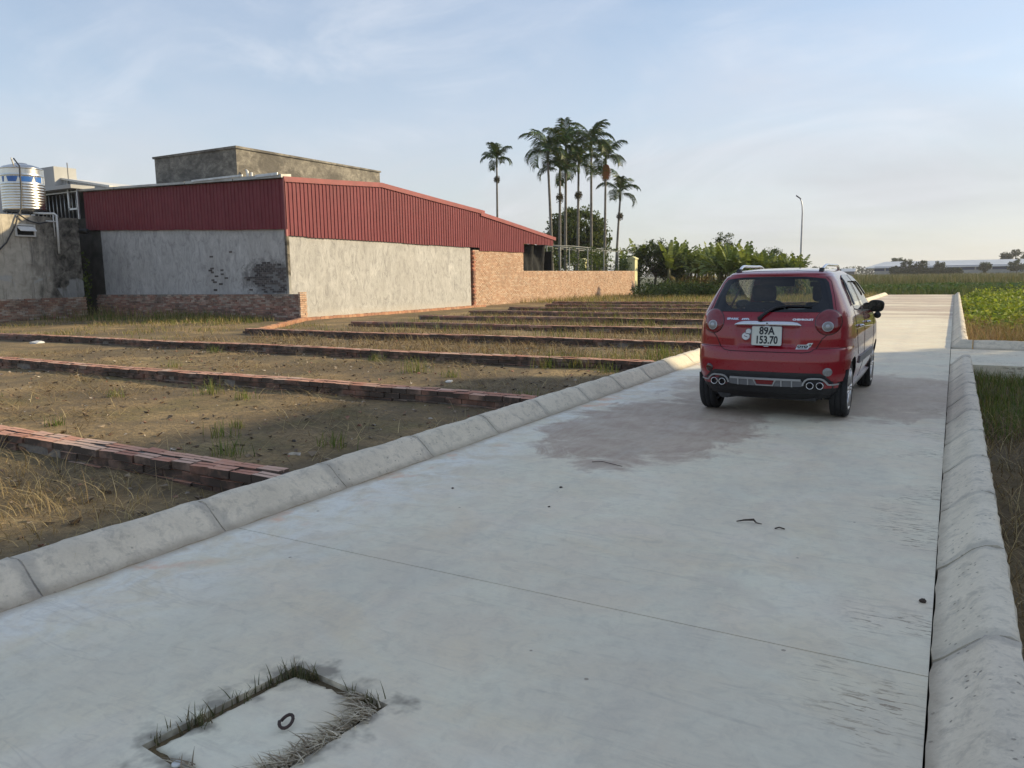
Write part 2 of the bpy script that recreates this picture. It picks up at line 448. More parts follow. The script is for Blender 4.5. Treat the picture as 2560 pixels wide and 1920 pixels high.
def make_plaster():
    t = NT('rough_lime_plaster')
    v = t.mapping(t.pos, (1, 1, 0.55))
    big = t.noise(0.7, 5, 0.6, vec=v, dist=0.5); mid = t.noise(3.4, 6, 0.68, vec=v, dist=1.4); fine = t.noise(15, 5, 0.7, vec=v, dist=0.6)
    c = t.ramp(mid, [(0.30, (0.229, 0.226, 0.224)), (0.48, (0.397, 0.394, 0.385)), (0.70, (0.529, 0.523, 0.506))])
    c = t.mix(t.ramp(big, [(0.38, 0.0), (0.66, 0.5)]), c, (0.327, 0.319, 0.305))
    c = t.mix(t.ramp(fine, [(0.58, 0.0), (0.74, 0.45)]), c, (0.150, 0.141, 0.134))
    z = t.sep()[2]
    low = t.math('MULTIPLY', t.sstep(t.math('ADD', z, t.math('MULTIPLY', mid, 0.5)), 0.62, 0.2), 0.6)
    c = t.mix(low, c, (0.485, 0.443, 0.394))
    chip = t.math('MULTIPLY', t.sstep(t.noise(1.9, 5, 0.75, vec=t.mapping(t.pos, (1, 1, 1.6), loc=(5, 3, 1)), dist=0.8), 0.66, 0.69), 0.8)
    c = t.mix(chip, c, (0.132, 0.124, 0.121))
    px, py, pz = t.sep()
    dx = t.math('DIVIDE', t.math('ADD', px, 22.7), 1.7); dz = t.math('DIVIDE', t.math('SUBTRACT', pz, 1.5), 0.8)
    rr_ = t.math('ADD', t.math('ADD', t.math('MULTIPLY', dx, dx), t.math('MULTIPLY', dz, dz)), t.math('MULTIPLY', t.math('SUBTRACT', t.noise(2.6, 6, 0.75, dist=0.8), 0.5), 3.2))
    mild = t.math('MULTIPLY', t.math('MULTIPLY', t.sstep(rr_, 1.2, 0.3), t.sstep(py, 21.05, 21.02)), 0.75)
    c = t.mix(mild, c, (0.10, 0.10, 0.10))
    rain = t.math('MULTIPLY', t.ramp(t.noise(1.6, 5, 0.7, vec=t.mapping(t.pos, (1.4, 1.4, 0.16)), dist=0.5), [(0.54, 0.0), (0.72, 0.5)]), t.sstep(py, 21.05, 21.02))
    c = t.mix(rain, c, (0.20, 0.195, 0.19))
    t.color(c).rough(0.93).bump(t.math('ADD', mid, t.math('MULTIPLY', fine, 0.5)), 0.6, 0.03)
    return t.m
M['plaster'] = make_plaster()

def make_mould():
    t = NT('mouldy_render')
    x, y, z = t.sep()
    v = t.mapping(t.pos, (1, 1, 0.45))
    big = t.noise(0.75, 5, 0.62, vec=v, dist=0.7); mid = t.noise(3.0, 6, 0.65, dist=0.6)
    c = t.ramp(mid, [(0.3, (0.36, 0.32, 0.255)), (0.6, (0.52, 0.47, 0.38)), (0.8, (0.62, 0.57, 0.48))])
    # black algae thickening towards the damp corner with the neighbour (wear with its own shape)
    corner = t.sstep(t.math('ADD', y, t.math('MULTIPLY', t.math('SUBTRACT', big, 0.5), 5.0)), 17.4, 19.2)
    c = t.mix(t.math('MULTIPLY', corner, t.ramp(mid, [(0.35, 1.0), (0.66, 0.55)])), c, (0.022, 0.020, 0.016))
    pale = t.math('MULTIPLY', t.sstep(t.math('ADD', z, t.math('MULTIPLY', big, 1.6)), 2.55, 2.45), t.sstep(t.noise(0.9, 3, 0.5, vec=t.mapping(t.pos, (1, 1, 1), loc=(0, 9, 4)), dist=0.6), 0.5, 0.54))
    c = t.mix(t.math('MULTIPLY', pale, 0.6), c, (0.42, 0.42, 0.40))
    drip = t.noise(2.6, 5, 0.7, vec=t.mapping(t.pos, (1, 2.4, 0.22)))
    c = t.mix(t.ramp(drip, [(0.52, 0.0), (0.7, 0.75)]), c, (0.10, 0.09, 0.075))
    t.color(c).rough(0.93).bump(mid, 0.5, 0.02)
    return t.m
M['mould'] = make_mould()

def make_block():
    t = NT('weathered_cement_render')
    v = t.mapping(t.pos, (1, 1, 1.5))
    big = t.noise(0.8, 5, 0.65, vec=v, dist=0.6); mid = t.noise(4, 6, 0.7, vec=v, dist=0.8)
    c = t.ramp(mid, [(0.3, (0.11, 0.10, 0.085)), (0.55, (0.25, 0.228, 0.19)), (0.75, (0.36, 0.33, 0.28))])
    c = t.mix(t.ramp(big, [(0.42, 0.0), (0.60, 0.8)]), c, (0.075, 0.068, 0.06))
    t.color(c).rough(0.95).bump(mid, 0.5, 0.03)
    return t.m
M['block'] = make_block()

def make_sheet():
    t = NT('red_painted_steel')
    n = t.noise(2.2, 5, 0.6); st = t.noise(3, 5, 0.7, vec=t.mapping(t.pos, (2.2, 2.2, 0.25)))
    c = t.ramp(n, [(0.3, (0.150, 0.026, 0.036)), (0.7, (0.19, 0.036, 0.047))])
    c = t.mix(t.ramp(st, [(0.5, 0.0), (0.78, 0.35)]), c, (0.22, 0.085, 0.08))
    c = t.mix(t.math('MULTIPLY', t.orand(), 0.14), c, (0.11, 0.015, 0.018))
    t.color(c).rough(0.55)
    t.b.inputs['Specular IOR Level'].default_value = 0.22
    return t.m
M['sheet'] = make_sheet()
M['fascia'] = plain('red_fascia_steel', (0.25, 0.06, 0.062), 0.5, var=0.15, scale=2)
M['galv'] = plain('galvanised_steel', (0.46, 0.47, 0.48), 0.42, metal=0.55, var=0.2, scale=5)
M['galv_roof'] = plain('aged_galvanised_roof', (0.36, 0.36, 0.34), 0.55, metal=0.3, var=0.3, scale=1.6)
M['roofgrey'] = plain('grey_roof_sheet', (0.42, 0.45, 0.48), 0.5, var=0.1, scale=0.2)
M['stainless'] = plain('stainless_steel', (0.60, 0.58, 0.54), 0.27, metal=1.0, var=0.06, scale=3)
M['blue'] = plain('blue_foil_band', (0.03, 0.12, 0.38), 0.3, var=0.1)
M['white_print'] = plain('white_foil_print', (0.6, 0.62, 0.64), 0.35, var=0.1)
M['pvc'] = plain('white_pvc_pipe', (0.62, 0.61, 0.57), 0.45, var=0.1)
M['hose'] = plain('black_hose', (0.02, 0.02, 0.02), 0.5)
M['dark'] = plain('dark_void', (0.012, 0.013, 0.014), 0.9, var=0.3)
M['darkwall'] = plain('dark_damp_render', (0.055, 0.052, 0.045), 0.95, var=0.5, scale=2, bump=0.3)
M['greywall'] = plain('pale_grey_render', (0.40, 0.40, 0.39), 0.9, var=0.08, scale=0.8)
M['yellow'] = plain('pale_yellow_paint', (0.62, 0.60, 0.33), 0.7, var=0.1, scale=2)
M['tarp'] = plain('black_shade_net', (0.010, 0.011, 0.012), 0.95, var=0.5, scale=3, bump=0.3)
M['white_frame'] = plain('white_painted_frame', (0.62, 0.61, 0.57), 0.6, var=0.1)
M['rust'] = plain('rusty_rebar', (0.05, 0.03, 0.025), 0.8, var=0.4, scale=30, bump=0.3)
M['litter'] = plain('pale_litter', (0.55, 0.55, 0.53), 0.7, var=0.2, scale=20)
M['dark_litter'] = plain('dark_leaf_litter', (0.05, 0.035, 0.025), 0.85, var=0.4, scale=30)
M['lamp_metal'] = plain('lamp_steel', (0.46, 0.47, 0.49), 0.45, metal=0.4)
M['lamp_head'] = plain('lamp_head_dark', (0.10, 0.10, 0.11), 0.5)
M['housepaint'] = plain('house_render', (0.55, 0.50, 0.42), 0.85, var=0.06, scale=0.5)
M['houseglass'] = plain('house_window_glass', (0.03, 0.04, 0.05), 0.08)

def make_soil(name, dry=0.5, green=0.5, base=((0.159, 0.105, 0.046), (0.302, 0.204, 0.090))):
    t = NT(name)
    x, y, z = t.sep()
    big = t.noise(0.35, 5, 0.6, dist=0.5); mid = t.noise(1.7, 6, 0.65, dist=0.5); fine = t.noise(22, 5, 0.7)
    c = t.ramp(mid, [(0.28, base[0]), (0.7, base[1])])
    c = t.mix(t.math('MULTIPLY', t.ramp(big, [(0.42, 0.0), (0.62, 1.0)]), dry), c, (0.409, 0.289, 0.133))
    c = t.mix(t.math('MULTIPLY', t.ramp(t.noise(0.9, 5, 0.65, vec=t.mapping(t.pos, (1, 1, 1), loc=(4, 9, 0))), [(0.48, 0.0), (0.64, 1.0)]), green), c, (0.129, 0.119, 0.031))
    c = t.mix(t.ramp(t.noise(5.5, 6, 0.72, dist=0.8), [(0.36, 0.55), (0.54, 0.0)]), c, (0.095, 0.069, 0.037))
    c = t.mix(t.ramp(fine, [(0.34, 0.7), (0.56, 0.0)]), c, (0.091, 0.062, 0.029))
    damp = t.noise(0.42, 6, 0.62, vec=t.mapping(t.pos, (1, 1, 1), loc=(2, 5, 0)), dist=0.7)
    c = t.mix(t.ramp(damp, [(0.44, 0.0), (0.56, 0.72)]), c, (0.105, 0.078, 0.042))
    st = t.voronoi(9)
    c = t.mix(t.math('MULTIPLY', t.sstep(st, 0.07, 0.045), t.sstep(t.noise(2.2, 2, 0.5), 0.48, 0.6)), c, (0.635, 0.497, 0.285))
    t.color(c).rough(0.95)
    t.bump(t.math('ADD', t.math('MULTIPLY', mid, 1.2), t.math('MULTIPLY', fine, 0.5)), 0.9, 0.05)
    return t.m
M['soil'] = make_soil('lot_soil', 0.8, 0.55)
M['verge'] = make_soil('verge_soil', 0.4, 0.6, ((0.083, 0.060, 0.027), (0.181, 0.128, 0.055)))

def make_field():
    t = NT('marsh_field')
    x, y, z = t.sep()
    n1 = t.noise(0.045, 5, 0.6, vec=t.mapping(t.pos, (0.35, 1.4, 1)), dist=0.4); n2 = t.noise(0.6, 6, 0.7, vec=t.mapping(t.pos, (0.6, 1.4, 1)))
    c = t.ramp(n2, [(0.3, (0.03, 0.043, 0.016)), (0.55, (0.06, 0.078, 0.03)), (0.75, (0.095, 0.10, 0.045))])
    c = t.mix(t.ramp(n1, [(0.45, 0.0), (0.6, 0.75)]), c, (0.11, 0.105, 0.055))
    t.color(c).rough(0.95).bump(n2, 0.8, 0.2)
    return t.m
M['field'] = make_field()

def make_leaf(name, rough=0.5, trans=0.3, spec=0.15):
    """leaf colour from the mesh, thin translucent blades"""
    t = NT(name)
    c = t.attr()
    t.color(c).rough(rough)
    t.b.inputs['Specular IOR Level'].default_value = spec
    tr = t.n.new('ShaderNodeBsdfTranslucent')
    t.link(t.mix(1.0, c, (1.25, 1.2, 0.7), 'MULTIPLY'), tr.inputs[0])
    mx = t.n.new('ShaderNodeMixShader'); mx.inputs[0].default_value = trans
    t.link(t.b.outputs[0], mx.inputs[1]); t.link(tr.outputs[0], mx.inputs[2])
    t.link(mx.outputs[0], t.n['Material Output'].inputs['Surface'])
    return t.m
M['leaf'] = make_leaf('foliage', 0.6, 0.3)
M['palmleaf'] = make_leaf('palm_foliage', 0.5, 0.15)
M['grass'] = make_leaf('grass_blades', 0.6, 0.35, 0.25)
M['straw'] = make_leaf('dry_straw', 0.75, 0.2, 0.2)
M['bark'] = plain('tree_bark', (0.11, 0.09, 0.07), 0.95, var=0.3, scale=8, bump=0.4)
M['palmbark'] = plain('palm_bark', (0.17, 0.155, 0.13), 0.9, var=0.3, scale=5, bump=0.3)
M['bananastem'] = plain('banana_stem', (0.16, 0.15, 0.07), 0.7, var=0.35, scale=4)
# ------------------------------------------------------------------ ground, road, kerbs
ROAD_L, ROAD_R = -3.55, 0.0
GROUND_Z = -0.42
g = MB()
g.quad((-1500, -120, GROUND_Z), (1500, -120, GROUND_Z), (1500, 2200, GROUND_Z), (-1500, 2200, GROUND_Z))
g.build('ground', M['field'], kind='structure')

def vnoise(x, y, s=1.0, seed=0):
    return (math.sin(x * 1.7 * s + 3.1 * math.sin(y * 0.9 * s + seed)) + math.sin(y * 2.3 * s + 2.2 * math.sin(x * 1.3 * s + seed * 2)) + 0.6 * math.sin((x + y) * 4.1 * s + seed)) / 2.6

def soil_sheet(name, x0, x1, y0, y1, step, zf, mat):
    nx = int((x1 - x0) / step) + 1; ny = int((y1 - y0) / step) + 1
    xs = np.linspace(x0, x1, nx); ys = np.linspace(y0, y1, ny)
    vs_ = [(x, y, zf(x, y)) for y in ys for x in xs]
    i = np.arange(nx - 1)[None, :] + (np.arange(ny - 1) * nx)[:, None]
    i = i.ravel()
    fs_ = np.stack([i, i + 1, i + 1 + nx, i + nx], axis=1)
    me = fmesh(name, vs_, fs_, mat, smooth=True)
    return tag(put(name, me), kind='structure')

def lot_z(x, y):
    return -0.035 + 0.022 * vnoise(x, y, 0.8, 1) + 0.012 * vnoise(x, y, 3.1, 2)
soil_sheet('lot_ground', -70, -3.75, -5, 66, 0.3, lot_z, M['soil'])
def verge_z(x, y):
    return -0.20 + 0.05 * vnoise(x, y, 0.9, 3)
soil_sheet('verge_ground', 0.2, 16, -4, 13.4, 0.3, verge_z, M['verge'])
soil_sheet('verge_ground_far', 0.2, 30, 16.35, 54, 0.4, lambda x, y: -0.12 + 0.05 * vnoise(x, y, 0.7, 4), M['verge'])

# manhole opening in the road
MH_C = Vector((-1.845, 1.60, 0)); MH_R = math.radians(-6)
MH_W, MH_H = 0.47, 0.60          # opening
road = bpy.data.objects.new('road', None); C.objects.link(road); tag(road, kind='structure')
def slab(y0, y1, name='concrete_slab', hole=False, x0=ROAD_L - 0.05, x1=ROAD_R - 0.004):
    m = MB(); g_ = 0.003
    a0, a1 = y0 + g_, y1 - g_
    if not hole:
        m.box(x0, x1, a0, a1, -0.22, 0.0)
    else:
        o = [(x0, a0), (x1, a0), (x1, a1), (x0, a1)]
        cr, sr = math.cos(MH_R), math.sin(MH_R)
        h = [(MH_C.x + cr * u - sr * w, MH_C.y + sr * u + cr * w) for u, w in ((-MH_W / 2, -MH_H / 2), (MH_W / 2, -MH_H / 2), (MH_W / 2, MH_H / 2), (-MH_W / 2, MH_H / 2))]
        for i in range(4):
            j = (i + 1) % 4
            m.quad((*o[i], 0), (*o[j], 0), (*h[j], 0), (*h[i], 0))
            m.quad((*h[i], 0), (*h[j], 0), (*h[j], -0.22), (*h[i], -0.22))
            m.quad((*o[j], 0), (*o[i], 0), (*o[i], -0.22), (*o[j], -0.22))
    return m.build(name, M['road'], road)
JO = [-6.0, -1.7, 2.93, 7.4, 11.9, 16.42, 21, 25.5, 30, 34.5, 39, 43.5, 48, 54.0]
for a, b in zip(JO[:-1], JO[1:]):
    slab(a, b, hole=(a < MH_C.y < b))
m = MB(); m.box(ROAD_L - 0.05, 0.0, -6, 54, -0.4, -0.225); m.build('road_base', M['dark'], road)

street = bpy.data.objects.new('side_street', None); C.objects.link(street); tag(street, kind='structure')
for a, b in ((0.004, 4.2), (4.206, 9.0), (9.006, 14.0)):
    m = MB(); m.box(a, b, 13.58, 16.28, -0.42, -0.001); m.build('concrete_slab', M['road'], street)

# kerb stones, each its own piece with a mortar joint between
KP = [(0.0, -0.05), (0.0, 0.004), (0.035, 0.028), (0.085, 0.075), (0.135, 0.122), (0.16, 0.142), (0.19, 0.153), (0.235, 0.152), (0.262, 0.145), (0.272, 0.12), (0.275, -0.34), (0.05, -0.34)]
def kerb_stone_mesh(L, seed, ripple=0.0042):
    r = random.Random(seed); m = MB(); n = 12; k = len(KP)
    rings = []
    for i in range(n + 1):
        tt = -L / 2 + L * i / n
        e = 0.0025 if i in (0, n) else 0.0
        rings.append([(p[0] + r.uniform(-1, 1) * ripple + (e if p[1] > 0 else 0), tt, p[1] - e + r.uniform(-1, 1) * ripple * (1.6 if p[1] > 0.1 else 1)) for p in KP])
    vs_ = [p for rg in rings for p in rg]; fs_ = []
    for i in range(n):
        for j in range(k):
            fs_.append((i * k + j, (i + 1) * k + j, (i + 1) * k + (j + 1) % k, i * k + (j + 1) % k))
    fs_.append(tuple(range(k))); fs_.append(tuple(n * k + j for j in range(k))[::-1])
    m.add(vs_, fs_)
    me = m.mesh('kerb_stone', M['kerb'], True)
    me.set_sharp_from_angle(angle=math.radians(40))
    return me
M['kerb_mortar'] = plain('kerb_mortar', (0.36, 0.325, 0.28), 0.95, var=0.35, scale=9, bump=0.4)
kerb_meshes = [kerb_stone_mesh(1.0, s) for s in range(6)]
def kerb_run(name, joints, x, left, skip=()):
    root = bpy.data.objects.new(name, None); C.objects.link(root); tag(root, kind='structure')
    mb = MB()
    for i, (a, b) in enumerate(zip(joints[:-1], joints[1:])):
        L = b - a - (0.009 if left else 0.015)
        o = put('kerb_stone', kerb_meshes[rnd.randrange(6)], root, (x + rnd.uniform(-0.004, 0.004), (a + b) / 2, rnd.uniform(-0.002, 0.003)), (0, 0, math.pi if left else 0), (1, L, 1))
    # mortar bed behind the joints, set a few millimetres back
    prof = [(p[0] * 0.97 + 0.007, p[1] - 0.0075) for p in KP]
    if left: prof = [(-p[0], p[1]) for p in prof][::-1]
    mb.prism([(x + p[0], p[1]) for p in prof], 1, joints[0] + 0.02, joints[-1] - 0.02)
    mb.build('mortar_joint', M['kerb_mortar'], root, fixn=True)
    return root
kerb_run('kerb_left', [2.85 + 1.027 * i for i in range(-7, 50)], ROAD_L, True)
kerb_run('kerb_right', [4.07 + 1.02 * i for i in range(-7, 10)], ROAD_R, False)
kerb_run('kerb_right_far', [16.62 + 1.02 * i for i in range(0, 37)], ROAD_R, False)
# tapered end stone before the side street
kr = bpy.data.objects['kerb_right']
def stone_from_rings(rings, parent, name='kerb_stone'):
    m = MB(); k = len(rings[0])
    vs_ = [p for rg in rings for p in rg]; fs_ = []
    for i in range(len(rings) - 1):
        for j in range(k):
            fs_.append((i * k + j, (i + 1) * k + j, (i + 1) * k + (j + 1) % k, i * k + (j + 1) % k))
    fs_.append(tuple(range(k))); fs_.append(tuple((len(rings) - 1) * k + j for j in range(k))[::-1])
    m.add(vs_, fs_)
    o = m.build(name, M['kerb'], parent, smooth=True, fixn=True)
    o.data.set_sharp_from_angle(angle=math.radians(40))
    return o
y0 = 4.07 + 1.02 * 9
rings = []
for tt, sh in ((0.01, 0), (0.22, 0.01), (0.34, 0.06), (0.43, 0.15)):
    rings.append([(max(p[0], sh if p[1] > -0.04 else p[0]) if p[0] < 0.19 else p[0], y0 + tt, p[1] * (1 if sh < 0.1 or p[1] < 0 else 0.9)) for p in KP])
stone_from_rings(rings, kr)
# kerb along the far side of the side street, with a mitred corner stone
ks = bpy.data.objects.new('kerb_side_street', None); C.objects.link(ks); tag(ks, kind='structure')
rings = []
for an in np.linspace(0, math.pi / 2, 9):
    cx, cy = 0.34, 16.62      # turn centre
    rr = 0.34
    rings.append([(cx - (rr - p[0]) * math.cos(an), cy - (rr - p[0]) * math.sin(an), p[1]) for p in KP])
stone_from_rings(rings[::-1], ks)
xs = [0.35 + 1.0 * i for i in range(0, 13)]
for a, b in zip(xs[:-1], xs[1:]):
    o = put('kerb_stone', kerb_meshes[rnd.randrange(6)], ks, ((a + b) / 2, 16.28, rnd.uniform(-0.004, 0.004)), (0, 0, math.pi / 2), (1, (b - a) - 0.015, 1))

# manhole cover with a lifting ring and grass growing in its gap
mh = thing('manhole_cover', 'square concrete manhole cover with a rusty lifting ring, grass in its gap', 'manhole cover', (MH_C.x, MH_C.y, -0.012))
mh.rotation_euler.z = MH_R
def rough_plate(w, h, top, th, seed):
    r = random.Random(seed); n = 22; m = MB()
    vs_ = []; fs_ = []
    for j in range(n + 1):
        for i in range(n + 1):
            u, w_ = i / n, j / n
            e = 1 if i in (0, n) or j in (0, n) else 0
            vs_.append(((u - 0.5) * w + e * r.uniform(-0.006, 0.006), (w_ - 0.5) * h + e * r.uniform(-0.006, 0.006), top - e * 0.008 + r.uniform(-0.0015, 0.0015)))
    for j in range(n):
        for i in range(n):
            a = j * (n + 1) + i
            fs_.append((a, a + 1, a + n + 2, a + n + 1))
    ring = [i for i in range(n + 1)] + [(j + 1) * (n + 1) + n for j in range(n)] + [n * (n + 1) + n - 1 - i for i in range(n)] + [(n - 1 - j) * (n + 1) for j in range(n - 1)]
    b = len(vs_)
    for i in ring: vs_.append((vs_[i][0], vs_[i][1], top - th))
    for q in range(len(ring)):
        q2 = (q + 1) % len(ring)
        fs_.append((ring[q2], ring[q], b + q, b + q2))
    m.add(vs_, fs_); return m
t = NT('manhole_concrete')
n1 = t.noise(6, 6, 0.7, dist=1.0); n2 = t.noise(30, 4, 0.6)
c = t.ramp(n1, [(0.38, (0.19, 0.16, 0.13)), (0.47, (0.46, 0.43, 0.38)), (0.68, (0.66, 0.62, 0.55))])
t.color(t.mix(t.ramp(n2, [(0.3, 0.3), (0.6, 0.0)]), c, (0.2, 0.19, 0.18))).rough(0.9).bump(n1, 0.6, 0.012)
M['mhole'] = t.m
rough_plate(MH_W - 0.06, MH_H - 0.06, 0.004, 0.12, 3).build('cover', M['road'], mh, smooth=True)
m = MB()
ring = []
for i in range(15):
    a = -2.9 + 5.8 * i / 14
    ring.append((0.040 * math.cos(a) * 0.5 + 0.018, 0.054 * math.sin(a) * 0.55, 0.024 + 0.006 * math.sin(a * 1.3)))
m.tube(ring, 0.0055, 8)
o = m.build('lifting_ring', M['rust'], mh, smooth=True); o.location = (0.03, 0.02, 0.0); o.rotation_euler.z = 0.5
m = MB(); m.box(-MH_W / 2 - 0.02, MH_W / 2 + 0.02, -MH_H / 2 - 0.02, MH_H / 2 + 0.02, -0.16, -0.010)
m.build('gap_soil', M['verge'], mh)

# ------------------------------------------------------------------ brick lot walls
def brick_mesh(seed, L=0.212, W=0.1, H=0.058, groove=True):
    r = random.Random(seed); m = MB()
    j = lambda s: r.uniform(-s, s)
    # top face worn with a shallow groove along the brick
    xs_ = [-L / 2, L / 2]; ys_ = [-W / 2, -W * 0.08, W * 0.0, W * 0.10, W / 2]
    zt = [H, H + j(0.002), H - (0.016 if groove else 0.0), H + j(0.002), H]
    vs_ = []
    for x in xs_:
        for y, z in zip(ys_, zt):
            vs_.append((x + j(0.004), y + j(0.003), z + j(0.0025)))
    for x in xs_:
        for y in (ys_[0], ys_[-1]): vs_.append((x, y, 0.0))
    fs_ = [(i, i + 5, i + 6, i + 1) for i in range(4)]
    fs_ += [(10, 12, 5, 0), (11, 4, 9, 13), (10, 0, 1, 2, 3, 4, 11), (12, 13, 9, 8, 7, 6, 5)]
    m.add(vs_, fs_)
    me = m.mesh('brick', M['brick'])
    bm = bmesh.new(); bm.from_mesh(me); bmesh.ops.recalc_face_normals(bm, faces=bm.faces); bm.to_mesh(me); bm.free()
    return me
BR = [brick_mesh(s) for s in range(8)]
WALL_TOP = 0.12
def lot_wall(y, x_left, x_right, label, parts=300, wob=0.012):
    root = thing('lot_wall', label, 'brick wall', ((x_left + x_right) / 2, y, -0.1), 'low brick walls dividing the lots')
    ox, oy, oz = root.location
    pitch = 0.222
    n = int((x_right - x_left) / pitch)
    spots = []
    for cidx, z in enumerate((WALL_TOP - 0.058, WALL_TOP - 0.128, WALL_TOP - 0.198)):
        for row in (0, 1):
            for i in range(n + 1):
                x = x_right - pitch * (i + (0.5 if (cidx + row) % 2 else 0.0)) - 0.11
                if x < x_left: continue
                spots.append((cidx, row, x, z))
    # nearest bricks to the camera as single pieces: front row first, top course first
    spots.sort(key=lambda s: (s[2] ** 2 + y * y) + (4 if s[0] == 1 else 0) + (60 if s[0] == 2 else 0) + (400 if s[0] > 0 and s[1] == 1 else 0))
    rest = MB()
    for k, (cidx, row, x, z) in enumerate(spots):
        dy = -0.061 if row == 0 else 0.061
        wv = wob * math.sin(x * 1.3 + y) + 0.6 * wob * math.sin(x * 3.7 + y * 2)
        off = (-0.012 if cidx == 0 and row == 0 else 0.0) + rnd.uniform(-0.013, 0.013)
        zz = z + rnd.uniform(-0.004, 0.004) + 0.008 * math.sin(x * 0.8 + y)
        if k < parts:
            put('brick', BR[rnd.randrange(8)], root, (x - ox, dy + wv + off, zz - oz), (rnd.uniform(-0.03, 0.03), rnd.uniform(-0.02, 0.02), rnd.uniform(-0.035, 0.035)))
        else:
            c_ = rnd.choice(((0.30, 0.13, 0.09), (0.40, 0.19, 0.13), (0.44, 0.25, 0.19), (0.24, 0.13, 0.10)))
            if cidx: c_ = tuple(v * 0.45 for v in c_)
            rest.box(x - ox - 0.106, x - ox + 0.106, dy + wv + off - 0.05, dy + wv + off + 0.05, zz - oz, zz - oz + 0.058, c_, 0.003)
    if rest.v: rest.build('brick_courses', M['brick_dark'], root, kind='stuff')
    m = MB(); m.box(x_left - ox + 0.02, x_right - ox - 0.02, -0.088, 0.088, -0.25, WALL_TOP - oz - 0.016, jit=0.0)
    m.build('mortar_core', M['mortar'], root)
    return root
lot_wall(3.64, -8.6, -3.84, 'thick low brick wall nearest the camera, at the left edge')
lot_wall(7.33, -17.0, -3.84, 'low brick wall second nearest the camera, meeting the kerb below the middle of the picture')
lot_wall(11.14, -32.0, -3.84, 'long low brick wall third from the camera, running along the weedy strip')
lot_wall(14.80, -17.0, -3.84, 'low brick wall fourth from the camera, starting left of the white plaster wall foot')
ORD = ('fifth', 'sixth', 'seventh', 'eighth', 'ninth', 'tenth')
for i, (y, xl) in enumerate(((18.6, -16.5), (22.4, -16.7), (26.1, -16.9), (29.8, -17.2), (33.4, -17.2), (36.8, -18.6))):
    lot_wall(y, xl, -3.84, 'far low brick wall, %s counting from the camera' % ORD[i], parts=80)
# foundation strip of orange brick along the foot of the plaster wall
root = thing('foundation_wall', 'orange brick foundation strip along the foot of the white plaster wall', 'brick wall', (-20.0, 26, -0.1))
m = MB()
y = 15.0
while y < 33:
    xx = -17.0 - (y - 15.0) * (3.6 / 5.5) if y < 20.5 else -20.6
    for row in (0, 1):
        c_ = rnd.choice(((0.42, 0.20, 0.11), (0.48, 0.26, 0.15), (0.36, 0.17, 0.10)))
        m.box(xx + 20 - 0.11 + row * 0.11, xx + 20 - 0.01 + row * 0.11, y - 26 - 0.105, y - 26 + 0.105, 0.02, 0.17 + rnd.uniform(-0.01, 0.01), c_, 0.004)
    y += 0.222
m.build('brick_courses', M['brick_wall'], root, kind='stuff')
# ------------------------------------------------------------------ workshop with red sheet cladding
ws = thing('workshop', 'long plaster and brick workshop with dark red corrugated cladding under its roof', 'building', (-27.4, 30, -0.1))
WX, WY, WZ = ws.location
def W(p): return (p[0] - WX, p[1] - WY, p[2] - WZ)
def wbox(m, x0, x1, y0, y1, z0, z1, col=None): m.box(x0 - WX, x1 - WX, y0 - WY, y1 - WY, z0 - WZ, z1 - WZ, col)
m = MB(); m.prism([(-33.1 - WX, -0.3 - WZ), (-21.7 - WX, -0.3 - WZ), (-21.7 - WX, 3.34 - WZ), (-33.1 - WX, 3.84 - WZ)], 1, 21.0 - WY, 21.22 - WY)
m.build('plaster_wall', M['plaster'], ws, fixn=True)
m = MB(); wbox(m, -21.92, -21.70, 21.221, 33.56, -0.3, 3.12); m.build('plaster_wall', M['plaster'], ws)
# cement fillet running down the corner
m = MB(); wbox(m, -21.78, -21.672, 20.972, 21.10, 0.9, 3.36); m.build('corner_fillet', M['mould'], ws)
m = MB(); wbox(m, -21.98, -21.86, 33.57, 33.78, -0.3, 3.1); m.build('slot_wall', M['dark'], ws)
# exposed bricks where the plaster has come off the front near the corner
eb = MB(); eb.box(-0.108, 0.108, -0.012, 0.0, -0.031, 0.031, jit=0.003)
t = NT('exposed_dark_brick')
t.color(t.mix(t.orand(), (0.055, 0.05, 0.05), (0.12, 0.105, 0.10))).rough(0.95)
ebm = eb.mesh('brick', t.m)
r2 = random.Random(5)
pw = [o for o in ws.children if o.name.startswith('plaster_wall')][0]
for zi in range(26):
    z = 1.02 + zi * 0.078
    for xi in range(24):
        x = -26.6 + xi * 0.228 + (0.114 if zi % 2 else 0)
        if x > -21.85: continue
        d = ((x + 22.7) / 1.25) ** 2 + ((z - 1.55) / 0.62) ** 2 + 0.45 * math.sin(x * 3.1 + z * 5) * math.cos(z * 7 - x * 2)
        d2 = ((x + 25.6) / 0.55) ** 2 + ((z - 1.5) / 0.5) ** 2
        pr = 0.86 if d < 0.5 else (0.42 if d < 1.0 else (0.28 if d2 < 0.8 else 0.012))
        if r2.random() < pr:
            put('brick', ebm, pw, (x - WX, 21.0 - WY + 0.004, z - WZ), (0, r2.uniform(-0.02, 0.02), 0), (r2.uniform(0.75, 1.06), 1, r2.uniform(1.0, 1.28)))
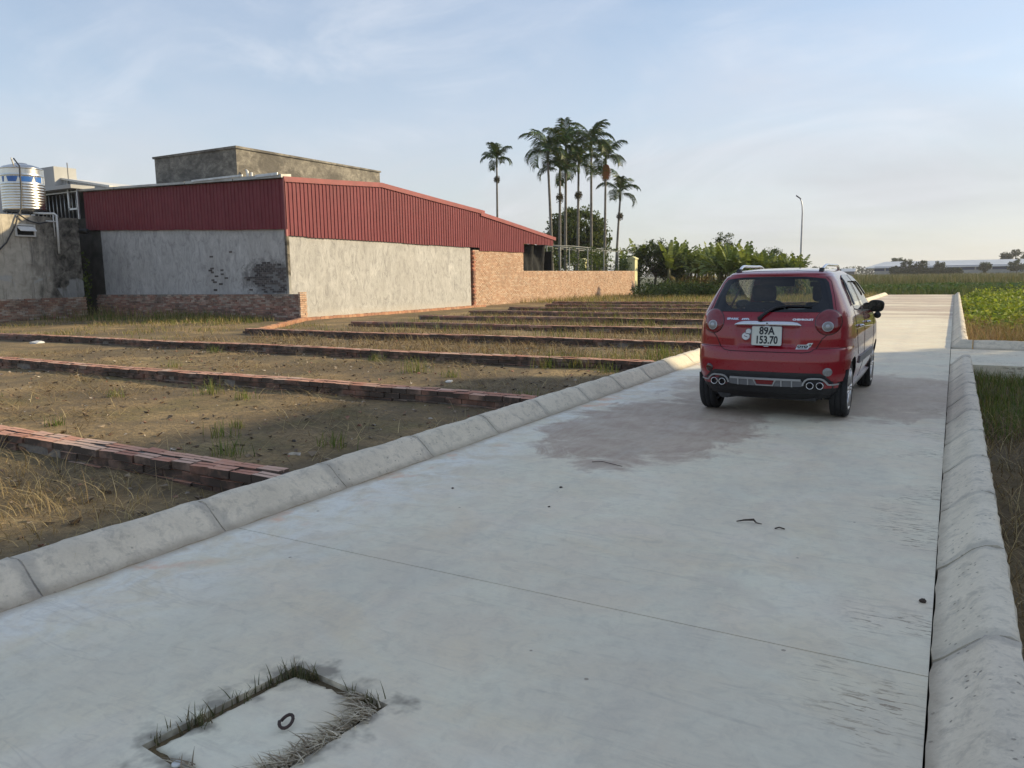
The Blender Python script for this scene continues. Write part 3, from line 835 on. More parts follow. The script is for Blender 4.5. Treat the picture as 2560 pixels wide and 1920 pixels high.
# bare brick walls, brick by brick
BC = ((0.47, 0.30, 0.20), (0.52, 0.35, 0.24), (0.44, 0.265, 0.17), (0.55, 0.40, 0.29), (0.49, 0.32, 0.21))
def brick_face_x(name, x, y0, y1, z0, z1, parent, off, mat, cols=BC, r=random.Random(3)):
    """courses on a wall that faces +X"""
    m = MB(); z = z0; k = 0
    while z < z1 - 0.03:
        y = y0 + (0.0 if k % 2 else -0.11)
        while y < y1:
            a, b = max(y, y0), min(y + 0.212, y1)
            if b - a > 0.03:
                d = r.uniform(-0.012, 0.008)
                m.box(x - 0.1 - off[0], x + d - off[0], a - off[1], b - off[1], z - off[2], min(z + 0.06, z1) - off[2], r.choice(cols), 0.004, r)
            y += 0.225
        z += 0.072; k += 1
    return m.build(name, mat, parent, kind='stuff')
bw = MB(); wbox(bw, -21.92, -21.71, 33.8, 39.16, -0.3, 2.84); wbox(bw, -21.92, -21.71, 39.161, 57.1, -0.3, 1.79)
bw.build('mortar_wall', M['mortar'], ws)
brick_face_x('brick_courses', -21.69, 33.8, 39.18, -0.15, 2.86, ws, ws.location, M['brick_wall'])
brick_face_x('brick_courses', -21.69, 39.19, 57.1, -0.15, 1.81, ws, ws.location, M['brick_wall'])
m = MB()
for i in range(28):
    z = -0.1 + i * 0.105
    wbox(m, -21.86, -21.60 + rnd.uniform(-0.03, 0.03) - (0.05 if i % 2 else 0), 33.72, 33.93, z, z + 0.085, rnd.choice(((0.42, 0.16, 0.09), (0.36, 0.13, 0.08), (0.2, 0.09, 0.06))))
m.build('toothed_brick_end', M['brick_wall'], ws)
# corrugated sheets (one object per sheet)
def sheet_line(plane, a0, a1, base, out, zbot, ztop, step=1.0, pitch=0.2, depth=0.028):
    """plane 'x': sheets run along Y at X=base and face +X; plane 'y': along X at Y=base and face -Y"""
    a = a0
    while a < a1 - 0.05:
        b = min(a + step, a1); m = MB(); pts = []; u = a
        while u < b - 1e-6:
            for du, d in ((0, 0), (0.115, 0), (0.135, 1), (0.18, 1)):
                if u + du <= b: pts.append((u + du, d * depth))
            u += pitch
        pts.append((b + 0.02, 0))
        j = rnd.uniform(-0.004, 0.004); dz = rnd.uniform(-0.015, 0.015)
        vs_ = []
        for (u, d) in pts:
            for z in (zbot(u) + dz, ztop(u)):
                vs_.append(W((base + d + j, u, z)) if plane == 'x' else W((u, base - d - j, z)))
        n = len(pts)
        for (u, d) in pts:
            for z in (zbot(u) + dz, ztop(u)):
                vs_.append(W((base + d + j - 0.003, u, z)) if plane == 'x' else W((u, base - d - j + 0.003, z)))
        fs_ = []
        for i in range(n - 1):
            q = (2 * i, 2 * i + 2, 2 * i + 3, 2 * i + 1)
            fs_.append(q); fs_.append(tuple(2 * n + k for k in q[::-1]))
            fs_.append((2 * i, 2 * n + 2 * i, 2 * n + 2 * i + 2, 2 * i + 2))
        m.add(vs_, fs_); m.build('corrugated_sheet', M['sheet'], ws)
        a = b
interp = lambda u, P: float(np.interp(u, [p[0] for p in P], [p[1] for p in P]))
TOPR = [(20.8, 5.18), (26.5, 5.50), (34.72, 4.86), (34.73, 4.78), (43.0, 3.83)]
ztop_r = lambda u: interp(u, TOPR) - 0.02
sheet_line('x', 21.02, 34.42, -21.64, 1, lambda u: 3.08 - (u - 21) * 0.008, ztop_r)
sheet_line('x', 34.43, 39.20, -21.655, 1, lambda u: 2.83, ztop_r)
sheet_line('x', 39.21, 42.9, -21.645, 1, lambda u: 3.33, ztop_r)
ftop = lambda u: interp(u, [(-34.1, 5.50), (-21.5, 5.16)]) - 0.02
fbot = lambda u: interp(u, [(-34.1, 3.80), (-21.5, 3.30)])
sheet_line('y', -34.05, -21.58, 20.94, -1, fbot, ftop)
m = MB()
def fascia(P, y_off=0.0):
    m = MB()
    vs_ = []; fs_ = []
    for (y, z) in P:
        vs_ += [W((-21.60, y, z - 0.16)), W((-21.575, y, z - 0.16)), W((-21.56, y, z + 0.03)), W((-21.82, y, z + 0.055)), W((-21.82, y, z + 0.03)), W((-21.60, y, z + 0.01))]
    k = 6
    for i in range(len(P) - 1):
        for j in range(k): fs_.append((i * k + j, (i + 1) * k + j, (i + 1) * k + (j + 1) % k, i * k + (j + 1) % k))
    fs_.append(tuple(range(k))); fs_.append(tuple((len(P) - 1) * k + j for j in range(k)))
    m.add(vs_, fs_); return m.build('fascia', M['fascia'], ws, fixn=True)
fascia([(20.9, 5.19), (23.8, 5.34), (26.5, 5.50), (30.5, 5.19), (34.86, 4.87)])
fascia([(34.5, 4.79), (38.8, 4.31), (43.15, 3.80)])
m = MB(); m.prism([(-21.66 - WX, 3.1 - WZ), (-21.59 - WX, 3.06 - WZ), (-21.59 - WX, 5.2 - WZ), (-21.66 - WX, 5.2 - WZ)], 1, 20.905 - WY, 20.99 - WY)
m.build('corner_trim', M['fascia'], ws, fixn=True)
# roof sheets falling away behind the fascia, and the bright flashing strips along the front
m = MB(); P = [(20.75, 5.17), (26.5, 5.47), (34.7, 4.84), (34.75, 4.76), (43.1, 3.78)]
for i in range(len(P) - 1):
    (ya, za), (yb, zb) = P[i], P[i + 1]
    k = 0.34 if i < 2 else 0.1
    for x0, x1 in ((-34.2, -28.0), (-28.0, -21.83)):
        zl = lambda x, z: z + (x + 21.8) / -12.4 * k
        m.quad(W((x0, ya, zl(x0, za))), W((x1, ya, zl(x1, za))), W((x1, yb, zl(x1, zb))), W((x0, yb, zl(x0, zb))))
m.build('roof', M['galv_roof'], ws)
m = MB()
for x0, x1, dz, hh in ((-34.3, -31.6, 0.02, 0.10), (-31.55, -27.0, 0.03, 0.09), (-26.95, -24.2, 0.02, 0.11), (-24.15, -21.6, 0.03, 0.12)):
    za, zb = ftop(x0) + dz, ftop(x1) + dz
    m.add([W(p) for p in ((x0, 20.80, za), (x1, 20.80, zb), (x1, 20.80, zb + hh), (x0, 20.80, za + hh), (x0, 21.3, za + 0.02), (x1, 21.3, zb + 0.02), (x1, 21.3, zb + hh + 0.05), (x0, 21.3, za + hh + 0.05))],
          [(0, 1, 2, 3), (3, 2, 6, 7), (0, 4, 5, 1), (4, 7, 6, 5), (1, 5, 6, 2), (0, 3, 7, 4)])
m.build('flashing', M['galv_roof'], ws)
m = MB(); wbox(m, -26.5, -23.6, 20.76, 20.795, 5.36, 5.43); m.build('flashing_strip', M['galv'], ws)
m = MB(); wbox(m, -22.9, -21.75, 20.76, 20.795, 5.26, 5.36); m.build('flashing_strip', M['galv'], ws)
m = MB(); wbox(m, -36.5, -34.4, 20.7, 20.78, 5.66, 5.75); m.build('flashing_strip', M['galv'], ws)
# dark open bay hung with black shade net under the low end of the roof
m = MB(); wbox(m, -27, -26.9, 39.2, 43.5, 1.0, 3.7); wbox(m, -27, -21.95, 43.3, 43.4, 1.0, 3.0); wbox(m, -27, -21.95, 39.2, 39.3, 1.7, 3.8)
m.build('bay_wall', M['dark'], ws)
net = MB(); n = 26
vs_ = []; fs_ = []
for i in range(n + 1):
    for j in range(8):
        y = 39.35 + (42.6 - 39.35) * i / n
        z = 1.75 + 1.6 * j / 7
        vs_.append(W((-22.1 + 0.07 * math.sin(i * 1.1 + j * 0.7) - 0.05 * j * math.sin(i * 0.5), y, z)))
for i in range(n):
    for j in range(7):
        a = i * 8 + j; fs_.append((a, a + 1, a + 9, a + 8))
net.add(vs_, fs_); net.build('shade_net', M['tarp'], ws, smooth=True)

# rooftop room
rr = thing('rooftop_room', 'bare weathered cement room rising behind the red workshop roof', 'building', (-28.1, 26.7, 4.4))
m = MB(); m.box(-30.66 + 28.1, -25.5 + 28.1, 22.2 - 26.7, 31.2 - 26.7, 0.0, 2.36); m.build('wall', M['block'], rr)
m = MB(); m.box(-30.72 + 28.1, -25.44 + 28.1, 22.14 - 26.7, 31.26 - 26.7, 2.362, 2.44, jit=0.012); m.build('coping', M['block'], rr)
m = MB(); m.tube([(2.85, -4.2, 0.8), (2.85, -4.2, 1.45), (2.78, -4.2, 1.5)], 0.06, 8); m.tube([(2.98, -4.1, 0.8), (2.98, -4.1, 1.42)], 0.05, 8); m.build('vent_pipe', M['pvc'], rr, smooth=True)

# low brick wall in front of the workshop, its bricks single
lw = thing('boundary_wall', 'waist-high grimy brick wall standing against the shaded front of the workshop', 'brick wall', (-26.9, 20.68, -0.1))
bm_g = []
for s_ in range(6):
    q = MB(); q.box(-0.106, 0.106, -0.055, 0.055, 0, 0.06, jit=0.004, r=random.Random(s_)); bm_g.append(q.mesh('brick', None))
t = NT('old_wall_brick')
n1 = t.noise(9, 5, 0.65); n2 = t.noise(1.1, 5, 0.65, dist=0.7)
c = t.ramp(t.orand(), [(0.0, (0.20, 0.10, 0.075)), (0.3, (0.32, 0.17, 0.125)), (0.6, (0.36, 0.25, 0.20)), (0.85, (0.44, 0.36, 0.30)), (1.0, (0.13, 0.08, 0.065))])
c = t.mix(t.ramp(n2, [(0.42, 0.0), (0.66, 0.75)]), c, (0.075, 0.055, 0.045))
t.color(t.mix(t.ramp(n1, [(0.4, 0.0), (0.75, 0.4)]), c, (0.42, 0.35, 0.29))).rough(0.92)
M['oldbrick'] = t.m
for me in bm_g: me.materials.append(t.m)
rest = MB(); spots = []
z = 0.0; k = 0
while z < 1.0:
    x = -33.05 + (0.0 if k % 2 else 0.11)
    while x < -20.78:
        spots.append((k, x, z)); x += 0.224
    z += 0.0715; k += 1
kmax = max(s_[0] for s_ in spots)
spots.sort(key=lambda s_: (-s_[0], -s_[1]))
for i, (k, x, z) in enumerate(spots):
    zz = 0.03 + z + rnd.uniform(-0.006, 0.006)
    if k == kmax and rnd.random() < 0.3: continue
    if i < 300:
        put('brick', bm_g[rnd.randrange(6)], lw, (x + 26.9, -0.07 + rnd.uniform(-0.012, 0.008), zz), (0, 0, rnd.uniform(-0.03, 0.03)))
    else:
        c_ = rnd.choice(((0.26, 0.13, 0.10), (0.34, 0.20, 0.15), (0.40, 0.31, 0.26), (0.16, 0.09, 0.07), (0.30, 0.16, 0.12)))
        d = rnd.uniform(-0.012, 0.01)
        rest.box(x + 26.9 - 0.106, x + 26.9 + 0.106, -0.125 + d, -0.02, zz, zz + 0.06, c_, 0.003)
rest.build('brick_courses', M['brick_dark'], lw, kind='stuff')
m = MB(); m.box(-33.1 + 26.9, -20.74 + 26.9, -0.105, 0.2, -0.2, 1.03); m.build('mortar_core', M['mortar'], lw)
brick_face_x('end_bricks', -20.72, 20.56, 20.90, -0.05, 1.0, lw, lw.location, M['brick_wall'])

# ------------------------------------------------------------------ house with the water tank
th = thing('tank_house', 'low stained house with a vent window, cut by the left edge', 'building', (-38, 17.5, -0.1))
def tb(m, x0, x1, y0, y1, z0, z1, col=None): m.box(x0 + 38, x1 + 38, y0 - 17.5, y1 - 17.5, z0 + 0.1, z1 + 0.1, col)
m = MB(); tb(m, -46, -33.0, 12.5, 19.95, -0.3, 4.22); m.build('wall', M['mould'], th)
m = MB(); tb(m, -36.5, -33.105, 21.05, 21.25, -0.3, 4.35); m.build('recess_wall', M['darkwall'], th)
m = MB(); m.tube([(3.7, 2.9, 3.85), (4.85, 2.9, 3.8)], 0.12, 10); m.tube([(4.2, 2.7, 3.95), (4.7, 2.65, 3.95)], 0.04, 8); m.build('waste_pipe', M['hose'], th, smooth=True)
brick_face_x('brick_courses', -32.93, 14.0, 19.98, -0.15, 0.86, th, th.location, M['brick_dark'], ((0.40, 0.24, 0.16), (0.48, 0.34, 0.24), (0.34, 0.17, 0.11), (0.52, 0.42, 0.33)))
m = MB(); tb(m, -33.0, -32.96, 14.0, 19.96, -0.3, 0.84); m.build('mortar_wall', M['mortar'], th)
# top-hung vent window
m = MB(); tb(m, -33.0, -32.93, 17.30, 18.10, 3.36, 3.42); tb(m, -33.0, -32.93, 17.30, 18.10, 3.80, 3.86); tb(m, -33.0, -32.93, 17.30, 17.37, 3.42, 3.80); tb(m, -33.0, -32.93, 18.03, 18.10, 3.42, 3.80)
vf = m.build('vent_window', M['white_frame'], th)
m = MB(); tb(m, -33.0, -32.985, 17.37, 18.03, 3.42, 3.80); m.build('pane', M['dark'], vf)
m = MB(); m.add([(5.04, 17.38 - 17.5, 3.88), (5.04, 18.02 - 17.5, 3.88), (5.30, 18.02 - 17.5, 3.70), (5.30, 17.38 - 17.5, 3.70), (5.04, 17.38 - 17.5, 3.85), (5.04, 18.02 - 17.5, 3.85), (5.30, 18.02 - 17.5, 3.67), (5.30, 17.38 - 17.5, 3.67)],
      [(0, 3, 2, 1), (4, 5, 6, 7), (2, 3, 7, 6), (0, 4, 7, 3), (1, 2, 6, 5)]); m.build('flap', M['white_frame'], vf)
# barred opening beneath the roof strip
m = MB(); tb(m, -37.4, -34.15, 21.6, 21.7, 4.2, 5.7); tb(m, -37.4, -37.3, 20.6, 21.6, 4.2, 5.7); m.build('barred_opening', M['dark'], th)
bo = [o for o in th.children if o.name.startswith('barred_opening')][0]
for i in range(9):
    x = -36.9 + i * 0.30
    m = MB(); m.tube([(x + 38, 20.85 - 17.5, 4.25), (x + 38, 20.85 - 17.5, 5.55)], 0.022, 6); m.build('bar', M['galv'], bo, smooth=True)
m = MB(); tb(m, -37.2, -34.2, 20.80, 20.84, 5.50, 5.56); tb(m, -34.95, -34.85, 20.74, 20.80, 4.75, 5.7); tb(m, -34.95, -34.2, 20.74, 20.80, 4.72, 4.80); tb(m, -34.26, -34.18, 20.74, 20.80, 4.3, 5.7); m.build('gate_frame', M['galv'], bo)
m = MB(); tb(m, -38.5, -34.05, 20.4, 21.5, 5.62, 5.78); m.build('eave_slab', M['greywall'], th)
# white water pipe down the wall
wp = thing('water_pipe', 'white plastic water pipe bent over the wall edge beside the vent window', 'pipe', (-32.9, 18.95, 2.4))
m = MB(); m.tube([(-0.55, -0.6, 1.98), (-0.3, -0.35, 1.95), (0.0, -0.05, 1.95), (0.06, 0.0, 1.88), (0.06, 0.0, 1.3), (0.05, -0.02, 0.3)], 0.045, 10); m.build('pipe', M['pvc'], wp, smooth=True)
m = MB(); m.tube([(0.03, -0.12, 1.9), (0.03, -0.12, 1.0)], 0.02, 8); m.tube([(0.06, 0.0, 1.62), (0.05, -0.45, 1.62)], 0.025, 8); m.build('branch_pipe', M['pvc'], wp, smooth=True)
hs = MB()
pts = [(-33.75, 17.95, 6.55), (-33.2, 17.85, 6.2), (-33.15, 17.8, 5.2), (-33.0, 17.65, 4.5), (-32.9, 17.45, 4.2), (-32.88, 17.3, 3.8), (-32.9, 16.9, 3.1), (-32.9, 16.4, 2.6), (-32.9, 15.6, 2.4)]
hs.tube(pts, 0.03, 8)
hs.tube([(-32.9, 17.45, 4.25), (-32.85, 17.8, 4.0), (-32.84, 18.2, 3.9), (-32.84, 18.55, 3.99)], 0.03, 8)
hs.build('water_hose', M['hose'], None, smooth=True, label='black rubber hose hanging from the steel tank down the stained wall', cat='hose')

# stainless water tank
tk = thing('water_tank', 'ribbed stainless steel water tank with a blue printed band on a low stand', 'water tank', (-34.15, 18.42, 4.23))
prof = [(0.78, 0.26), (0.80, 0.28)]
z = 0.30
while z < 1.92:
    if 1.36 < z < 1.62 or z > 1.74: prof += [(0.80, z)]; z += 0.04
    else: prof += [(0.80, z), (0.807, z + 0.018), (0.807, z + 0.036), (0.80, z + 0.054)]; z += 0.11
prof += [(0.80, 1.93), (0.815, 1.95), (0.80, 1.97), (0.66, 2.06), (0.45, 2.13), (0.24, 2.17), (0.23, 2.20), (0.22, 2.21), (0.05, 2.23)]
m = MB(); m.lathe(prof, 48); m.build('tank_body', M['stainless'], tk, smooth=True)
def arc_band(a0, a1, r, z0, z1, mat, name, slant=0.0):
    m = MB(); n = 10; vs_ = []; fs_ = []
    for i in range(n + 1):
        for j, z in enumerate((z0, z1)):
            a = a0 + (a1 - a0) * i / n + slant * (1 if j else -1) * (1 - 2 * (i == 0)) * (1 if i in (0, n) else 0)
            vs_.append((r * math.cos(a), r * math.sin(a), z))
    for i in range(n): fs_.append((2 * i, 2 * i + 2, 2 * i + 3, 2 * i + 1))
    m.add(vs_, fs_); return m.build(name, mat, tk, smooth=True)
arc_band(-2.6, 0.9, 0.803, 1.38, 1.62, M['white_print'], 'printed_band')
for a0, a1, sl in ((-1.55, -1.42, 0.02), (-1.20, -0.72, 0.05), (-0.60, -0.02, 0.06), (0.10, 0.5, 0.03)):
    arc_band(a0, a1, 0.806, 1.39, 1.61, M['blue'], 'blue_print', sl)
for k in range(6):
    a = k * math.pi / 3 + 0.3
    m = MB(); m.tube([(0.62 * math.cos(a), 0.62 * math.sin(a), 0.0), (0.72 * math.cos(a), 0.72 * math.sin(a), 0.27)], 0.025, 6); m.build('stand_leg', M['galv'], tk)
m = MB(); m.lathe([(0.74, 0.2), (0.8, 0.2), (0.8, 0.255), (0.74, 0.255), (0.74, 0.2)], 32, cap=False); m.build('stand_ring', M['hose'], tk)
m = MB(); m.tube([(0.3, -0.45, 2.1), (0.3, -0.5, 2.28), (0.38, -0.55, 2.33), (0.42, -0.56, 2.25)], 0.03, 8); m.build('inlet_pipe', M['pvc'], tk, smooth=True)
m = MB(); m.tube([(0.6, 0.2, 0.26), (0.8, 0.35, 0.12), (1.05, 0.42, 0.1)], 0.03, 8); m.build('outlet_pipe', M['pvc'], tk, smooth=True)

# pale grey house far behind on the left, with a lean-to roof
gh = thing('grey_house', 'pale grey rendered house behind the steel tank at the left edge', 'building', (-58, 34, -0.1))
m = MB(); m.box(-8, 6.2, -4, -2.5, 0, 9.2); m.build('wall', M['greywall'], gh)
m = MB(); m.add([(6.2, -3.6, 8.5), (11.4, -3.6, 7.65), (11.4, 2, 7.65), (6.2, 2, 8.5), (6.2, -3.6, 8.38), (11.4, -3.6, 7.53), (11.4, 2, 7.53), (6.2, 2, 8.38)], [(0, 1, 2, 3), (4, 7, 6, 5), (0, 4, 5, 1), (1, 5, 6, 2), (2, 6, 7, 3), (3, 7, 4, 0)])
m.build('lean_to_roof', M['white_frame'], gh)
m = MB()
for i in range(26):
    x = 6.2 + i * 0.2; zt = 8.36 - (x - 6.2) * 0.163
    m.box(x, x + 0.12, -3.5, -3.45, 6.5, zt)
m.box(6.2, 11.4, -3.44, -3.4, 6.5, 7.5); m.build('lean_to_cladding', M['roofgrey'], gh)
m = MB(); m.tube([(7.0, -3.55, 8.0), (7.0, -3.55, 9.4)], 0.035, 6); m.build('antenna_pole', M['lamp_head'], gh)
m = MB(); m.add([(-9, -10, 7.0), (-3.0, -10, 7.0), (-3.0, -4.05, 7.75), (-9, -4.05, 7.75), (-9, -10, 6.8), (-3.0, -10, 6.8), (-3.0, -4.05, 6.8), (-9, -4.05, 6.8)], [(0, 1, 2, 3), (0, 4, 5, 1), (1, 5, 6, 2), (2, 6, 7, 3), (3, 7, 4, 0)])
m.build('porch_roof', M['roofgrey'], gh)

M['old_pipe'] = plain('weathered_steel_pipe', (0.20, 0.21, 0.20), 0.7, var=0.2)
# steel pergola behind the brick wall, yellow gate pillars
pg = thing('pergola', 'thin steel pipe trellis standing behind the long brick wall', 'trellis', (-23.3, 51, -0.1))
for y in (43.9, 45.8, 47.2, 50.2, 53.1, 55.9, 59.0):
    for x in (-22.6, -24.9):
        m = MB(); m.tube([(x + 23.3, y - 51, 0), (x + 23.3, y - 51, 3.48)], 0.04, 6); m.build('post', M['old_pipe'], pg, smooth=True)
for x in (-22.6, -23.75, -24.9):
    m = MB(); m.tube([(x + 23.3, -7.3, 3.52), (x + 23.3, -3, 3.56), (x + 23.3, 2, 3.48), (x + 23.3, 8.1, 3.46)], 0.032, 6); m.build('rail', M['old_pipe'], pg, smooth=True)
for y in (44.5, 47, 50.2, 53.1, 55.9, 59):
    m = MB(); m.tube([(0.7, y - 51, 3.55), (-1.6, y - 51, 3.55)], 0.03, 6); m.build('cross_rail', M['old_pipe'], pg, smooth=True)
for (x, y, lab) in ((-22.0, 57.45, 'pale yellow gate pillar with a cap at the end of the long brick wall'), (-27.0, 59.1, 'smaller yellow gate pillar seen through the steel trellis')):
    gp = thing('gate_pillar', lab, 'pillar', (x, y, -0.1), 'yellow gate pillars')
    m = MB(); m.box(-0.28, 0.28, -0.28, 0.28, 0, 2.78); m.build('shaft', M['yellow'], gp)
    m = MB(); m.prism([(-0.34, 2.781), (0.34, 2.781), (0.34, 2.87), (0.06, 3.0), (-0.06, 3.0), (-0.34, 2.87)], 1, -0.34, 0.34); m.build('cap', M['yellow'], gp, fixn=True)
gt = thing('gate', 'dark steel gate between the yellow pillars behind the trellis', 'gate', (-24.4, 58.3, -0.1))
for i in range(14):
    m = MB(); m.tube([(-2.1 + i * 0.32, 0, 0.2), (-2.1 + i * 0.32, 0, 2.4)], 0.025, 5); m.build('bar', M['lamp_head'], gt)
m = MB(); m.box(-2.2, 2.2, -0.03, 0.03, 0.2, 1.3); m.build('lower_panel', M['lamp_head'], gt)

# street lamp
sl = thing('street_lamp', 'slender grey street lamp with a curved top beyond the car', 'street lamp', (-9.35, 56.5, -0.1))
m = MB(); m.tube([(0, 0, 0), (0, 0, 2), (0, 0, 4.6), (0.0, 0, 5.6), (-0.03, 0, 6.1), (-0.1, 0, 6.42), (-0.2, 0, 6.62)], [0.085, 0.075, 0.06, 0.05, 0.045, 0.042, 0.04], 10); m.build('pole', M['lamp_metal'], sl, smooth=True)
m = MB(); m.add([(-0.12, -0.09, 6.60), (-0.12, 0.09, 6.60), (-0.42, 0.11, 6.84), (-0.42, -0.11, 6.84), (-0.16, -0.09, 6.54), (-0.16, 0.09, 6.54), (-0.46, 0.11, 6.76), (-0.46, -0.11, 6.76)], [(0, 1, 2, 3), (4, 7, 6, 5), (0, 4, 5, 1), (1, 5, 6, 2), (2, 6, 7, 3), (3, 7, 4, 0)]); m.build('lamp_head', M['lamp_head'], sl)
m = MB(); m.box(-0.14, 0.14, -0.14, 0.14, 0, 0.05); m.build('base_plate', M['lamp_metal'], sl)

# far warehouse across the fields
wh = thing('warehouse', 'long low warehouse with a pale grey roof and blue wall band on the horizon', 'building', (0, 330, -0.4))
m = MB(); m.box(-27.5, 75, 2, 34, 0, 2.7); m.build('wall', M['greywall'], wh)
m = MB(); m.box(-27.5, 75, 1.9, 2.0, 2.2, 3.85); m.build('blue_band', plain('blue_cladding', (0.03, 0.06, 0.16), 0.6), wh)
m = MB(); m.add([(-31, 0.5, 3.45), (76, 0.5, 3.45), (76, 17, 5.9), (-25, 17, 5.9), (76, 35, 3.5), (-31, 35, 3.5), (-31, 0.5, 3.2), (76, 0.5, 3.2)], [(0, 1, 2, 3), (3, 2, 4, 5), (0, 6, 7, 1), (0, 3, 5)]); m.build('roof', M['roofgrey'], wh)
for i in range(20):
    m = MB(); x = -24 + i * 5.0; m.box(x, x + 0.5, 1.7, 1.9, 0, 3.3); m.build('wall_post', M['greywall'], wh)
sh = thing('shed', 'small dark shed left of the far warehouse', 'building', (-39, 335, -0.4))
m = MB(); m.box(-4, 4, 0, 6, 0, 2.2); m.build('wall', M['lamp_head'], sh)
m = MB(); m.prism([(-0.4, 2.2), (6.4, 2.2), (3, 3.4)], 0, -4.4, 4.4); m.build('roof', M['roofgrey'], sh, fixn=True)

# ------------------------------------------------------------------ neighbouring house outside the frame on the right: it throws the shade over the road
nh = thing('neighbour_house', 'tall rendered house beyond the right edge whose shade covers the road', 'building', (18.0, 25, -0.3))
HT = 13.6
m = MB(); m.box(0, 9, 24.0 - 25, 30.06 - 25, 0, HT); m.build('wall', M['housepaint'], nh)
m = MB(); m.box(0.6, 9, 7.0 - 25, 23.99 - 25, 0, HT - 0.5); m.build('wing_wall', M['housepaint'], nh)
for fl in range(4):
    for k in range(6):
        y = 8.5 + k * 3.4 - 25
        x = 0.6 if y < -2.3 else 0.0
        m = MB(); m.box(x - 0.04, x - 0.005, y, y + 1.3, 1.0 + fl * 3.4, 2.5 + fl * 3.4); w_ = m.build('window', M['houseglass'], nh)
        m = MB(); m.box(x - 0.12, x - 0.041, y - 0.1, y + 1.4, 0.9 + fl * 3.4, 0.99 + fl * 3.4); m.build('sill', M['white_frame'], w_)
# ------------------------------------------------------------------ the red hatchback
def paint():
    t = NT('red_car_paint')
    n = t.noise(3, 4, 0.6, vec=t.objco()); d = t.noise(28, 4, 0.7, vec=t.objco())
    c = t.ramp(n, [(0.3, (0.215, 0.0025, 0.0105)), (0.7, (0.25, 0.003, 0.013))])
    oz = t.sep(t.objco())[2]
    dust = t.math('MULTIPLY', t.sstep(t.math('ADD', oz, t.math('MULTIPLY', d, 0.25)), 0.60, 0.28), 0.10)
    c = t.mix(dust, c, (0.30, 0.22, 0.18))
    t.color(c).rough(t.ramp(d, [(0.3, 0.26), (0.7, 0.33)]))
    t.b.inputs['Coat Weight'].default_value = 1.0
    t.b.inputs['Specular IOR Level'].default_value = 0.25
    t.b.inputs['Coat Roughness'].default_value = 0.06
    return t.m
M['paint'] = paint()
M['blackplastic'] = plain('black_plastic', (0.012, 0.012, 0.014), 0.55, var=0.3, scale=20)
M['rubber'] = plain('tyre_rubber', (0.014, 0.014, 0.015), 0.8, var=0.3, scale=30, bump=0.2)
M['chrome'] = plain('chrome', (0.62, 0.63, 0.65), 0.14, metal=1.0, var=0.04)
M['silver'] = plain('silver_plastic', (0.40, 0.41, 0.42), 0.38, metal=0.5, var=0.1)
M['greyplastic'] = plain('grey_plastic', (0.14, 0.145, 0.155), 0.5, var=0.2)
M['alloy'] = plain('alloy_wheel', (0.52, 0.52, 0.53), 0.28, metal=0.9, var=0.1)
M['gap'] = plain('panel_gap_black', (0.006, 0.005, 0.006), 0.9)
M['frit'] = plain('glass_border_black', (0.006, 0.007, 0.009), 0.06, var=0.1)
M['visor'] = plain('smoked_acrylic', (0.09, 0.095, 0.10), 0.12, var=0.1)
M['seat'] = plain('seat_fabric', (0.03, 0.031, 0.034), 0.85, var=0.25, scale=20)
M['dash'] = plain('dash_plastic', (0.035, 0.035, 0.037), 0.6)
def glass(name, tint, fac):
    t = NT(name)
    tr = t.n.new('ShaderNodeBsdfTransparent'); tr.inputs[0].default_value = tuple(tint) + (1,)
    gl = t.n.new('ShaderNodeBsdfGlossy'); gl.inputs['Roughness'].default_value = 0.02; gl.inputs[0].default_value = (1, 1, 1, 1)
    fr = t.n.new('ShaderNodeFresnel'); fr.inputs[0].default_value = fac
    mx = t.n.new('ShaderNodeMixShader')
    t.link(fr.outputs[0], mx.inputs[0]); t.link(tr.outputs[0], mx.inputs[1]); t.link(gl.outputs[0], mx.inputs[2])
    t.link(mx.outputs[0], t.n['Material Output'].inputs['Surface'])
    return t.m
M['rearglass'] = glass('tinted_rear_glass', (0.66, 0.70, 0.68), 1.5)
M['glass'] = glass('window_glass', (0.86, 0.90, 0.87), 1.5)
def lens(name, col, rough=0.12):
    t = NT(name)
    v = t.voronoi(120, vec=t.objco())
    t.color(t.mix(t.ramp(v, [(0.2, 0.0), (0.6, 0.35)]), col, tuple(c * 0.45 for c in col))).rough(rough)
    t.b.inputs['Coat Weight'].default_value = 0.6; t.b.inputs['Coat Roughness'].default_value = 0.03
    return t.m
M['redlens'] = lens('red_lens', (0.19, 0.006, 0.011))
M['darkred'] = lens('dark_red_lens', (0.032, 0.003, 0.005))
M['clearlens'] = lens('clear_lens', (0.24, 0.24, 0.235))
M['plate'] = plain('plate_white', (0.56, 0.57, 0.51), 0.5, var=0.05)
M['ink'] = plain('plate_ink', (0.012, 0.014, 0.02), 0.6)
M['green'] = plain('green_print', (0.02, 0.12, 0.05), 0.6)
M['sticker'] = plain('white_sticker', (0.62, 0.63, 0.64), 0.4, var=0.04)

